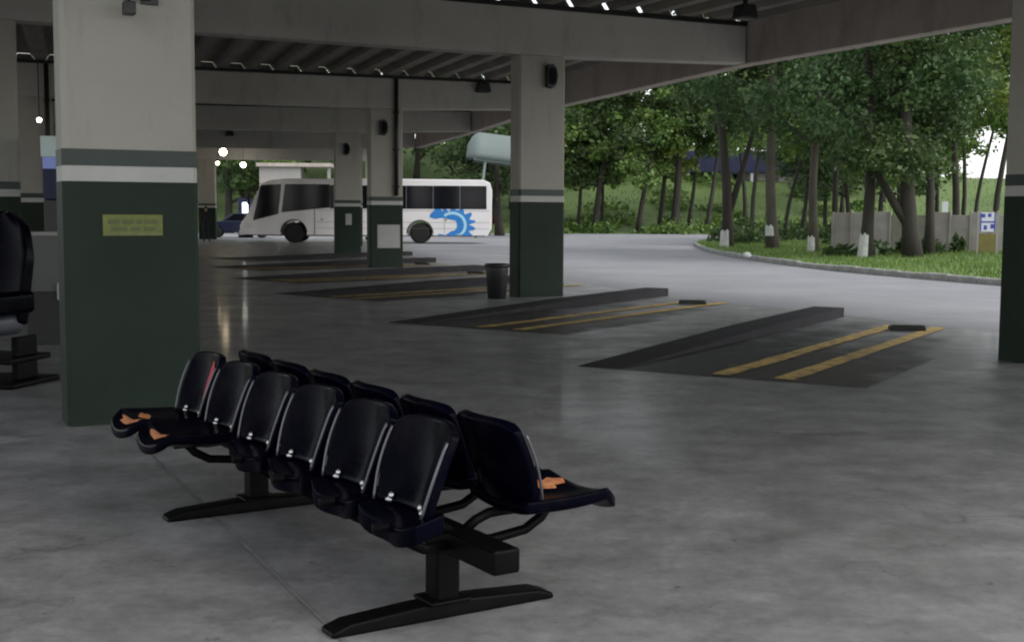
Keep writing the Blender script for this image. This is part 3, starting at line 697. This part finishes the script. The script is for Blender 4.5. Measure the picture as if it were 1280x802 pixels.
# security camera
sc_ = empty('security_camera', col_local(C_N, .0, -CD, 2.885), th); tag(sc_, 'small black camera on an arm high on the big near column', 'camera')
MB().box(-.06, .02, -.20, -.10, -.055, .035).build('camera_body', M_blackplast, sc_, bevel=.008)
MB().tube([(-.02,-.15,.035),(-.02,-.15,.075),(.03,-.10,.08),(.14,-.03,.08)], .014, 8).build('arm', M_blackplast, sc_, smooth=True)
MB().box(.08, .20, -.03, -.001, .045, .115).build('wall_plate', M_blackplast, sc_, bevel=.005)
# half round speakers on the outer columns
def speaker(c, x, z, label, ang, s=1.):
    e = empty('column_speaker', col_local(c, x, -CD-.001, z), ang); tag(e, label, 'speaker', 'black speakers on the columns')
    pr = [(-.09*s,-.19*s),(.02*s,-.22*s),(.10*s,-.15*s),(.13*s,0),(.10*s,.15*s),(.02*s,.22*s),(-.09*s,.19*s)]
    MB().prism_xz(pr, -.13*s, 0).build('housing', M_blackplast, e, bevel=.02)
    MB().prism_xz([(a*.7, b*.75) for a, b in pr], -.137*s, -.1305*s).build('grille', M_frame, e)
speaker(C_M, .12, 3.93, 'rounded black speaker on the column beside the bin', th)
speaker(C_3, -.10, 3.78, 'black speaker on the drain pipe column', R(20))
speaker(C_4, -.05, 3.70, 'small black speaker on the distant column before the bus', R(13))
# drain pipe
dp = empty('drain_pipe', col_local(C_3, .26, -CD-.07, 0), R(20)); tag(dp, 'dark vertical drain pipe running down a column from the second cross beam', 'pipe')
MB().tube([(0,0,1.95),(0,0,Z_TOP-.02)], .055, 12).build('pipe', M_steelD, dp, smooth=True)
for z in (2.2, 3.2, 4.2): MB().box(-.075, .075, -.03, .07, z-.03, z+.03).build('clamp', M_steelD, dp)
dp2 = copy_tree(dp); q_ = at(3, SA)+vdir(3)*.34+udir(3)*(-CD-.07); dp2.location = q_; dp2['label'] = 'dark drain pipe in the gap left of the big near column'
# notices on the far columns
nb_ = empty('notice_board', col_local(C_3, .05, -CD-.008, .85), R(20)); tag(nb_, 'pale square notice on the base of the drain pipe column', 'notice')
MB().box(-.30, .30, -.02, 0, -.30, .30).build('sheet', M_panel, nb_, bevel=.004, seg=1)
MB().box(-.32, .32, -.016, -.001, -.32, .32).build('frame', M_wallfar, nb_)
nb2 = empty('notice_board', col_local(C_4, .02, -CD-.008, 1.25), R(13)); tag(nb2, 'tiny pale notice on the distant column before the bus', 'notice')
MB().box(-.09, .09, -.02, 0, -.18, .18).build('sheet', M_panel, nb2, bevel=.004, seg=1)
MB().box(-.11, .11, -.016, -.001, -.20, .20).build('frame', M_wallfar, nb2)

# floodlights on the beams (unlit)
def flood(p, ang, label, s=1.):
    e = empty('flood_light', p, ang); tag(e, label, 'floodlight', 'unlit floodlights under the roof')
    MB().prism_xz([(-.14*s,-.02),(.14*s,-.02),(.20*s,-.26*s),(-.20*s,-.26*s)], -.14*s, .14*s).build('housing', M_blackplast, e, bevel=.012)
    MB().box(-.17*s, .17*s, -.11*s, .11*s, -.275*s, -.262*s).build('lens', M_steelD, e)
    MB().box(-.03, .03, -.03, .03, -.018, .06).build('stem', M_blackplast, e)
flood(at(3, -6.3, Z_TOP-.02)-udir(3)*.36, R(20), 'dark floodlight on the second cross beam nearer the big column')
flood(at(3, 2.7, Z_TOP-.02)-udir(3)*.36, R(20), 'dark floodlight on the second cross beam nearer the bin column')
flood(at(4, -7.6, Z_TOP-.06)-udir(4)*.36, R(13), 'dark floodlight on the third cross beam', .95)
flood(at(5, -8.2, Z_TOP-.06)-udir(5)*.36, R(8), 'dark floodlight on the fourth cross beam left side', .95)
flood(at(5, -5.3, Z_TOP-.06)-udir(5)*.36, R(8), 'dark floodlight on the fourth cross beam near its middle', .95)
p = at(1, EAVE[1]-1.7).lerp(at(2, EAVE[2]-1.7), .80); p.z = Z_TOP+.02
flood(p, th, 'dark lamp hanging from the roof by the top right eave', .95)

# lit lamps at the far end of the roof
def globe(p, label, m, r, hang=.5):
    e = empty('hanging_lamp', p); tag(e, label, 'lamp', 'lit lamps at the far end')
    MB().lathe([(.001,-r),(r*.6,-r*.8),(r,0),(r*.75,r*.6),(r*.3,r*.9),(.001,r*.92)], 14).build('bulb', m, e, smooth=True)
    MB().lathe([(r*.35,r*.85),(r*.35,r*1.4),(.012,r*1.5),(.012,r+hang)], 10).build('stem', M_steelD, e)
def onray(px_, py_, d):
    c, s = math.cos(.0856), math.sin(.0856); u, v = px_-640, py_-401
    u, v = u+.0058*v, v-.0058*u
    f = 1568.4; fw = f*c-v*s; dn = -v*c-f*s; return Vector((u*d/fw, d, 1.5+dn*d/fw))
globe(onray(279,190,60), 'bright warm lamp under the far roof', M_lampon, .18, .8)
globe(onray(272,204,66), 'small warm lamp just below the bright one', M_lampon, .09, 1.2)
globe(onray(304,206,67), 'warm white lamp right of the bright one', M_lampw, .15, 1.2)
globe(onray(49,150,30), 'small white lamp in the gap left of the big near column', M_lampw, .055, 1.3)

# ------------------------------------------------------------------ litter bin
bi = empty('litter_bin', (-.27, 22.1, 0), R(20)); tag(bi, 'black tapered litter bin at the foot of a column', 'bin')
MB().lathe([(.155,0),(.165,.01),(.20,.55),(.20,.56),(.175,.56),(.14,.03)], 20).build('bin_body', M_blackplast, bi, smooth=True)
MB().lathe([(.195,.552),(.222,.552),(.222,.60),(.205,.615),(.185,.615),(.18,.56)], 20).build('rim', M_blackplast, bi, smooth=True)

# ------------------------------------------------------------------ bus
def build_bus():
    t = empty('bus', (-13.25, 62.2, 0), R(1.5)); tag(t, 'white bus with dark windows and a blue emblem near its rear', 'bus')
    HW = 1.22
    def arch(cx, r, z0): return [(cx+r*math.cos(a), .5+r*math.sin(a)) for a in [math.pi*(1.06-(1.12)*i/12) for i in range(13)]]
    bot = .32
    low = [(.10,bot+.05)]+[(2.6-.66,bot)]+arch(2.6,.62,bot)[0:]+[(2.6+.66,bot)]+[(8.72-.66,bot)]+arch(8.72,.62,bot)+[(8.72+.66,bot)]+[(12.0,bot+.05)]
    up = [(12.20,.75),(12.22,2.6),(12.12,2.95),(11.8,3.10),(6,3.13),(2.2,3.10),(1.45,3.02),(1.05,2.85),(.28,1.25),(.06,1.0),(.0,.7)]
    MB().prism_xz(low+up, -HW, HW).build('body', M_busw, t, bevel=.06, seg=3)
    for sy in (-1, 1):
        y0, y1 = (sy*(HW+.004), sy*(HW+.016)) if sy > 0 else (sy*(HW+.016), sy*(HW+.004))
        wins = [[(1.02,2.78),(2.02,2.84),(1.86,1.40),(.64,1.08)], [(2.20,2.84),(4.35,2.84),(4.35,1.72),(2.02,1.48)]]
        for a, b_ in ((4.365,6.2),(6.215,8.05),(8.065,9.35),(9.365,10.65),(10.665,11.95)): wins.append([(a,2.80),(b_,2.80),(b_,1.68),(a,1.68)])
        for wq in wins:
            MB().prism_xz(wq, y0, y1).build('window', M_glass, t, bevel=.004, seg=1)
        for cx in (2.6, 8.72):
            wh = empty('wheel', (cx, sy*(HW-.18), .5)); wh.parent = t
            q = MB(); prof = [(.30,-.13),(.47,-.14),(.50,-.10),(.50,.10),(.47,.14),(.30,.13)]
            q.lathe(prof, 24); tq = q.build('tyre', M_tyre, wh, smooth=True); tq.rotation_euler.x = math.pi/2
            q = MB(); q.lathe([(.02,.10),(.12,.11),(.14,.06),(.26,.04),(.30,.12),(.31,.12),(.31,-.12)], 24); rq = q.build('rim', M_rim, wh, smooth=True); rq.rotation_euler.x = math.pi/2*(1 if sy < 0 else -1)
            ar = MB(); ar.tube([(cx+.63*math.cos(a), sy*(HW+.006), .5+.63*math.sin(a)) for a in [math.pi*i/12 for i in range(13)]], .028, 6); ar.build('arch_trim', M_tyre, t, smooth=True)
        MB().box(.30, .62, *sorted((sy*(HW+.002), sy*(HW+.01))), .72, .95).build('headlight', M_head, t, bevel=.003, seg=1)
        MB().box(3.6, 3.63, *sorted((sy*(HW+.002), sy*(HW+.006))), .4, 2.9).build('door_seam', M_steelD, t)
        for zz in (.72, 1.02, 1.58): MB().box(3.7, 12.1, *sorted((sy*(HW+.002), sy*(HW+.006))), zz, zz+.014).build('panel_seam', M_rim, t)
        for xx in (5.1, 6.3, 7.4, 9.9, 11.0): MB().box(xx, xx+.014, *sorted((sy*(HW+.002), sy*(HW+.006))), .42, 1.0).build('panel_seam', M_rim, t)
        for xx in (3.9, 7.0, 9.9): MB().box(xx, xx+.12, *sorted((sy*(HW+.002), sy*(HW+.02))), 1.12, 1.17).build('side_marker', M_signy, t)
        MB().box(.2, 11.9, *sorted((sy*(HW+.001), sy*(HW+.003))), .36, .40).build('skirt', M_tyre, t)
        # mirror
        m_ = MB(); m_.tube([(1.0, sy*(HW-.05), 2.85),(.62, sy*(HW+.16), 2.72),(.50, sy*(HW+.22), 2.35)], .03, 6); mo = m_.build('mirror_arm', M_blackplast, t, smooth=True)
        MB().box(.40, .55, sy*(HW+.22)-.09, sy*(HW+.22)+.09, 1.85, 2.36).build('mirror', M_blackplast, t, bevel=.03)
    # windscreen follows the slanted nose
    def ws(u, v):
        x = .29+(1.03-.29)*v; z = 1.30+(2.80-1.30)*v
        return Vector((x-.015, (u-.5)*2.2*(1-.04*v), z)), Vector((-.9,0,.42))
    MB().grid(ws, 4, 4, .02).build('windscreen', M_glass, t)
    for sy in (-1, 1):
        MB().box(-.03, .03, sy*.75-.28, sy*.75+.28, .68, .88).build('headlight', M_head, t, bevel=.02)
        MB().box(12.19, 12.235, sy*.95-.1, sy*.95+.1, .9, 1.4).build('tail_light', M_tail, t, bevel=.01, seg=1)
    MB().box(-.06, .12, -1.15, 1.15, .36, .62).build('bumper', M_busw, t, bevel=.04)
    MB().box(12.214, 12.23, -.95, .95, 1.7, 2.75).build('rear_window', M_glass, t, bevel=.004, seg=1)
    # emblem: right bulging toothed ring with a head at its upper left and a pale arc inside
    cx, cz = 10.30, .92
    outer = []; rb = random.Random(3)
    for i in range(37):
        a = R(122-i*(122+104)/36); rr = (.80, .98, .93, .76)[i % 4]+rb.uniform(-.07,.09)
        outer.append((cx+rr*math.cos(a)*1.14+rb.uniform(-.03,.03), cz+rr*math.sin(a)*.93))
    inner = [(cx+.22*math.cos(a), cz+.28*math.sin(a)) for a in [R(-100+i*22) for i in range(10)]]
    head = [(9.75,1.28),(9.45,1.22),(9.18,1.30),(9.22,1.46),(9.40,1.62),(9.50,1.80),(9.72,1.72)]
    poly = outer+[(9.95,.10),(9.62,.34),(9.60,.50),(9.95,.42)]+inner[0:8]+head
    poly = [(a, max(b_, .42+.03*math.sin(a*9))) for a, b_ in poly]
    MB().prism_xz([(a, b_-.02) for a, b_ in poly], -HW-.010, -HW-.003).build('emblem', M_blue, t)
    arc = [(cx+.66*math.cos(a)*1.05, cz-.02+.66*math.sin(a)) for a in [R(130-i*16) for i in range(14)]]; arc2 = [(cx+.53*math.cos(a)*1.05, cz-.02+.53*math.sin(a)) for a in [R(130-i*16) for i in range(14)]]
    q = MB(); V = [(x, -HW-.014, max(z, .45)) for x, z in arc]+[(x, -HW-.014, max(z, .47)) for x, z in arc2]
    q.add(V, [(i, i+1, 15+i, 14+i) for i in range(13)]); q.build('emblem_arc', M_cyan, t)
build_bus()

# ------------------------------------------------------------------ cars
def car(loc, rz, paint, label):
    t = empty('parked_car', loc, rz); tag(t, label, 'car', 'parked cars')
    low = [(-2.05,.30),(-1.78,.24)]+[(-1.3+.36*math.cos(a), .32+.36*math.sin(a)) for a in [math.pi*(1-i/8) for i in range(9)]]+[(1.25+.36*math.cos(a), .32+.36*math.sin(a)) for a in [math.pi*(1-i/8) for i in range(9)]]+[(1.9,.26),(2.1,.36)]
    up = [(2.1,.72),(1.95,.95),(-1.0,.98),(-1.9,.86),(-2.1,.62)]
    MB().prism_xz(low+up, -.82, .82).build('body', paint, t, bevel=.06, seg=3)
    q = MB(); a = [(-1.0,.975),(-.35,1.42),(1.05,1.45),(1.85,.945)]; n = 4
    V = [(x, -.80+(.14 if z > 1.2 else 0), z) for x, z in a]+[(x, .80-(.14 if z > 1.2 else 0), z) for x, z in a]
    q.add(V, [(0,1,2,3),(7,6,5,4),(0,4,5,1),(1,5,6,2),(2,6,7,3),(0,3,7,4)]); q.build('cabin', paint, t, bevel=.04)
    for sy in (-1, 1):
        for pts in ([(-.78,1.02),(-.30,1.36),(.28,1.38),(.28,1.0)], [(.36,1.0),(.36,1.38),(.98,1.38),(1.5,1.0)]):
            V = []
            for dd in (.004, .012):
                V += [(x, sy*(.80-.14*(z-.975)/.46+dd), z) for x, z in pts]
            MB().add(V, [(0,1,2,3),(7,6,5,4)]+[(i,4+i,4+(i+1)%4,(i+1)%4) for i in range(4)]).build('window', M_glass, t)
        for cx in (-1.3, 1.25):
            q = MB(); q.lathe([(.18,-.1),(.30,-.1),(.32,-.07),(.32,.07),(.30,.1),(.18,.1)], 18); o = q.build('tyre', M_tyre, t, smooth=True, loc=(cx, sy*.74, .32)); o.rotation_euler.x = math.pi/2
            q = MB(); q.lathe([(.03,.06),(.17,.04),(.185,.09),(.19,-.09)], 18); o = q.build('rim', M_rim, t, smooth=True, loc=(cx, sy*.74, .32)); o.rotation_euler.x = math.pi/2*(1 if sy < 0 else -1)
        MB().box(-2.09, -1.97, sy*.58-.16, sy*.58+.16, .60, .74).build('headlight', M_head, t, bevel=.02)
        MB().box(2.03, 2.11, sy*.62-.12, sy*.62+.12, .62, .82).build('tail_light', M_tail, t, bevel=.02)
    q = MB(); q.add([(-.97,-.70,1.0),(-.40,-.60,1.39),(-.40,.60,1.39),(-.97,.70,1.0)], [(0,1,2,3)]); w_ = q.build('windscreen', M_glass, t); w_.location = (-.03,0,.012)
    return t
c1 = onray(292, 292, 73); car((c1.x+.4, 73, 0), R(8), M_carblue, 'dark blue car parked beyond the nose of the bus')
c2 = onhill(797, 128); car((c2[0], 128, c2[2]-.02), R(10), M_cargrey, 'pale silver car half hidden by trees up the slope')

# lit totem beside the bus nose
lt = onray(307, 262, 74); tt = empty('lit_totem', (lt.x, 74, 0), 0); tag(tt, 'blue totem with a glowing white panel above the bus nose', 'sign')
MB().box(-.42, .42, -.12, .12, .0, 2.25).build('totem_body', M_navy, tt, bevel=.02)
MB().box(-.15, .15, -.14, -.121, 1.28, 2.02).build('lit_panel', M_lit, tt)

# ------------------------------------------------------------------ person standing far left
def person(loc, rz, label):
    t = empty('person', loc, rz); tag(t, label, 'person')
    J = {'pel':(0,0,.95,.15,.11),'wst':(0,0,1.12,.14,.10),'chs':(0,.01,1.33,.17,.11),'nck':(0,0,1.50,.06,.06),'hd0':(0,-.01,1.58,.075,.085),'hd1':(0,-.01,1.68,.075,.09),
         'shl':(-.19,0,1.42,.06,.06),'ell':(-.25,.02,1.14,.045,.045),'wrl':(-.24,-.08,.90,.03,.03),'hal':(-.235,-.10,.82,.025,.035),
         'shr':(.19,0,1.42,.06,.06),'elr':(.25,.02,1.14,.045,.045),'wrr':(.22,-.10,.92,.03,.03),'har':(.21,-.13,.84,.025,.035),
         'hil':(-.10,0,.90,.09,.09),'knl':(-.11,-.02,.50,.06,.06),'anl':(-.12,.02,.09,.042,.042),'tol':(-.13,-.14,.035,.035,.03),
         'hir':(.10,0,.90,.09,.09),'knr':(.12,-.03,.50,.06,.06),'anr':(.14,.02,.09,.042,.042),'tor':(.16,-.14,.035,.035,.03)}
    E_ = [('pel','wst'),('wst','chs'),('chs','nck'),('nck','hd0'),('hd0','hd1'),('chs','shl'),('shl','ell'),('ell','wrl'),('wrl','hal'),('chs','shr'),('shr','elr'),('elr','wrr'),('wrr','har'),('pel','hil'),('hil','knl'),('knl','anl'),('anl','tol'),('pel','hir'),('hir','knr'),('knr','anr'),('anr','tor')]
    ks = list(J); me = bpy.data.meshes.new('body'); me.from_pydata([J[k][:3] for k in ks], [(ks.index(a), ks.index(b)) for a, b in E_], [])
    o = bpy.data.objects.new('body', me); COL.objects.link(o); o.parent = t
    o.modifiers.new('skin', 'SKIN'); sv = me.skin_vertices[0].data
    for i, k in enumerate(ks): sv[i].radius = J[k][3:5]; sv[i].use_root = (k == 'pel')
    ss = o.modifiers.new('sub', 'SUBSURF'); ss.levels = 2; ss.render_levels = 2
    m = bpy.data.materials.new('person clothes and skin'); m.use_nodes = True; n = m.node_tree.nodes; l = m.node_tree.links
    tc = n.new('ShaderNodeTexCoord'); sx = n.new('ShaderNodeSeparateXYZ'); l.new(tc.outputs['Object'], sx.inputs[0])
    cr = n.new('ShaderNodeValToRGB'); cr.color_ramp.interpolation = 'CONSTANT'; e = cr.color_ramp.elements
    e[0].position = 0; e[0].color = (.01,.01,.012,1); e[1].position = .07; e[1].color = (.018,.02,.035,1)
    for p_, c_ in ((.54,(.014,.014,.016,1)),(.86,(.30,.18,.12,1))):
        x = e.new(p_); x.color = c_
    mr = n.new('ShaderNodeMath'); mr.operation = 'DIVIDE'; mr.inputs[1].default_value = 1.75; l.new(sx.outputs['Z'], mr.inputs[0]); l.new(mr.outputs[0], cr.inputs[0]); l.new(cr.outputs[0], n['Principled BSDF'].inputs['Base Color']); n['Principled BSDF'].inputs['Roughness'].default_value = .8
    me.materials.append(m)
    def cap(u, v):
        a = 2*math.pi*u; b = v*math.pi*.58; return Vector((.083*math.sin(b)*math.cos(a), -.005+.10*math.sin(b)*math.sin(a)+.012, 1.665+.105*math.cos(b))), Vector((0,0,1))
    MB().grid(cap, 16, 8).build('hair', M_hair, t, smooth=True)
    MB().add([(-.012,-.105,1.61),(.012,-.105,1.61),(0,-.125,1.615),(0,-.098,1.66)], [(0,1,2),(0,2,3),(1,3,2),(0,3,1)]).build('nose', M_skin, t)
pp = onray(258, 303, 62); person((pp.x, 62, 0), R(20), 'person in dark clothes standing far back beside a column')

# ------------------------------------------------------------------ teal barrel canopy beyond the bus
tc_ = empty('barrel_canopy', (-3.5, 78, 0), R(2)); tc_.rotation_euler.y = R(7); tag(tc_, 'teal grey barrel roofed canopy right above the rear of the bus', 'canopy')
q = MB(); nseg = 14
def bar(u, v):
    a = math.pi*(v); rr = 1.35
    x = u*5.0; end = max(0, 1-u/.14); k = math.sqrt(max(1-end*end*.75, .05))
    return Vector((x, -rr*math.cos(a)*1.3*k, 4.9+(rr*math.sin(a)*1.25)*k)), Vector((0,-math.cos(a),math.sin(a)))
MB().grid(bar, 24, 16, .05).build('vault', M_teal, tc_, smooth=True)
for x in (1.2, 4.5):
    for y in (-1.6, 1.6): MB().tube([(x,y,0),(x,y,4.9)], .08, 10).build('post', M_teal, tc_, smooth=True)
MB().box(.5, 4.9, -1.7, -1.6, 4.8, 4.95).build('edge_rail', M_teal, tc_)
MB().box(.5, 4.9, 1.6, 1.7, 4.8, 4.95).build('edge_rail', M_teal, tc_)

# ------------------------------------------------------------------ concrete slab fence on the lawn, signs
fa = Vector(onlawn(1038, 45)); fb = Vector(onlawn(1262, 42.)); fd = fb-fa; nF = 9
fe = empty('slab_fence', (fa.x, fa.y, 0), math.atan2(fd.y, fd.x)); tag(fe, 'weathered grey concrete slab fence behind the lawn trees', 'fence')
Lf = Vector((fd.x, fd.y, 0)).length/nF
for i in range(nF):
    zz = lawn_z(*(fa+fd*(i+.5)/nF).xy)-.1; h = 1.42+random.uniform(-.06,.07)
    MB().box(i*Lf+.08, (i+1)*Lf-.0, -.03+random.uniform(-.012,.012), .03, zz, zz+h, 0).build('slab', (M_slab, M_slab2, M_slab3)[(i*5+i//2) % 3], fe, bevel=.01, seg=1)
for i in range(nF+1):
    zz = lawn_z(*(fa+fd*i/nF).xy)-.1
    MB().box(i*Lf-.002, i*Lf+.075, -.075, .065, zz, zz+1.50).build('post', M_slab, fe, bevel=.01, seg=1)
sg_ = onlawn(1232, 39.5); s1 = empty('board_sign', sg_, R(-12)); tag(s1, 'small blue and white board over a mustard panel before the fence', 'sign')
MB().box(-.24, .24, -.02, .02, .74, 1.34).build('white_board', M_signw, s1, bevel=.005, seg=1)
for (x0,x1,z0,z1) in ((-.20,-.08,1.18,1.30),(.0,.1,1.20,1.31),(-.2,.2,1.02,1.07),(-.12,-.02,.80,.94),(.08,.20,.84,.98),(-.23,-.19,.75,1.33),(.19,.23,.75,1.33)):
    MB().box(x0, x1, -.024, -.0205, z0, z1).build('blue_mark', M_signb, s1)
MB().box(-.24, .24, -.02, .02, .1, .68).build('mustard_panel', M_signy, s1, bevel=.005, seg=1)
for x in (-.29, .29): MB().box(x-.025, x+.025, -.03, .03, -.1, 1.4).build('post', M_slab, s1)
s2 = empty('notice_post', onlawn(1178, 46), 0); tag(s2, 'small bright white notice on a thin post above the fence', 'sign')
MB().box(-.11, .11, -.02, .0, 1.35, 1.78).build('notice', M_signw, s2, bevel=.005, seg=1)
MB().box(-.02, .02, .001, .04, -.1, 1.75).build('post', M_slab, s2)
# white stone and grass clump on the lawn edge
st_ = onlawn(933, 40.5); o = MB().lathe([(.02,-.03),(.13,0),(.15,.06),(.10,.13),(.02,.16)], 9).build('white_stone', M_lime, loc=st_, smooth=True); tag(o, 'single white stone on the lawn beside the road', 'stone')

# ------------------------------------------------------------------ far buildings on the hill
nv = empty('blue_building', (22.3, 116, 0), R(-3)); tag(nv, 'low dark blue building behind the trees on the slope', 'building')
MB().box(-6.5, 6.5, 0, 6, 3.0, 5.3).build('wall', M_wallfar, nv)
MB().box(-7, 7, -.6, 6.6, 5.302, 7.3).build('blue_fascia', M_navy, nv, bevel=.05, seg=1)
for x in (-4.5,-1.5,1.5,4.5): MB().box(x-.6, x+.6, -.03, -.002, 4.4, 5.2).build('window', M_glass, nv)
for x in (-6.2, -.4, 6.2): MB().box(x-.12, x+.12, -.5, -.3, 3.0, 5.3).build('post', M_signw, nv)
bo = onray(352, 232, 86); bt = empty('grey_booth', (bo.x, 86, 0), R(3)); tag(bt, 'grey flat roofed booth seen over the roof of the bus', 'booth')
MB().box(-1.5, 1.3, 0, 2.6, 0, 4.55).build('wall', M_wallfar, bt)
MB().box(-1.7, 3.4, -.25, 2.8, 4.552, 4.80).build('roof_slab', M_eave, bt, bevel=.02, seg=1)
MB().box(3.1, 3.3, .1, .3, 0, 4.55).build('post', M_wallfar, bt)

# ------------------------------------------------------------------ undergrowth, too tangled to count
def undergrowth(name, spots, m, label, ls=.3):
    C = []
    for (x, y, z, rx, h, n_) in spots:
        D = rng.normal(size=(n_,3)); D /= np.linalg.norm(D,axis=1)[:,None]; D[:,2] = np.abs(D[:,2])
        k = rng.uniform(.35,1.05,n_)[:,None]
        C.append(np.array([x,y,z])+D*k*np.array([rx, rx*.7, h]))
    P = np.concatenate(C); N = len(P); sz = ls*np.clip(rng.lognormal(-.08,.4,N),.4,2.2)
    A = rng.normal(size=(N,3)); A /= np.linalg.norm(A,axis=1)[:,None]; Bv = np.cross(A, rng.normal(size=(N,3))); Bv /= np.linalg.norm(Bv,axis=1)[:,None]
    V = np.stack([P-A*sz[:,None]*.5, P+Bv*sz[:,None]*.28, P+A*sz[:,None]*.5, P-Bv*sz[:,None]*.28],1).reshape(-1,3)
    me = bpy.data.meshes.new(name); me.from_pydata(V.tolist(), [], np.arange(4*N).reshape(N,4).tolist()); me.materials.append(m)
    o = bpy.data.objects.new(name, me); COL.objects.link(o); tag(o, label, 'undergrowth', kind='stuff')
sp = []
for _ in range(60):
    x = random.uniform(2, 34); y = random.uniform(93.5, 101); sp.append((x, y, hill_z(x,y), random.uniform(.8,2.2), random.uniform(.3,1.3), 260))
for _ in range(30):
    x = random.uniform(2, 34); y = random.uniform(103, 122); sp.append((x, y, hill_z(x,y), random.uniform(1,2.4), random.uniform(.4,1.4), 240))
undergrowth('hill_undergrowth', sp, LEAF[1], 'tangled low undergrowth along the foot of the far slope', .34)
sp = []
for _ in range(46):
    p = random.uniform(900, 1200); d = random.uniform(54, 78); q = onlawn(p, d); sp.append((*q, random.uniform(.5,1.4), random.uniform(.3,1.2), 240))
for _ in range(14):
    p = random.uniform(1040, 1215); d = random.uniform(42.3, 44.); q = onlawn(p, d-1.6); sp.append((*q, random.uniform(.25,.6), random.uniform(.15,.55), 120))
undergrowth('lawn_undergrowth', sp, LEAF[3], 'shaded low undergrowth among the lawn trees and along the fence', .22)
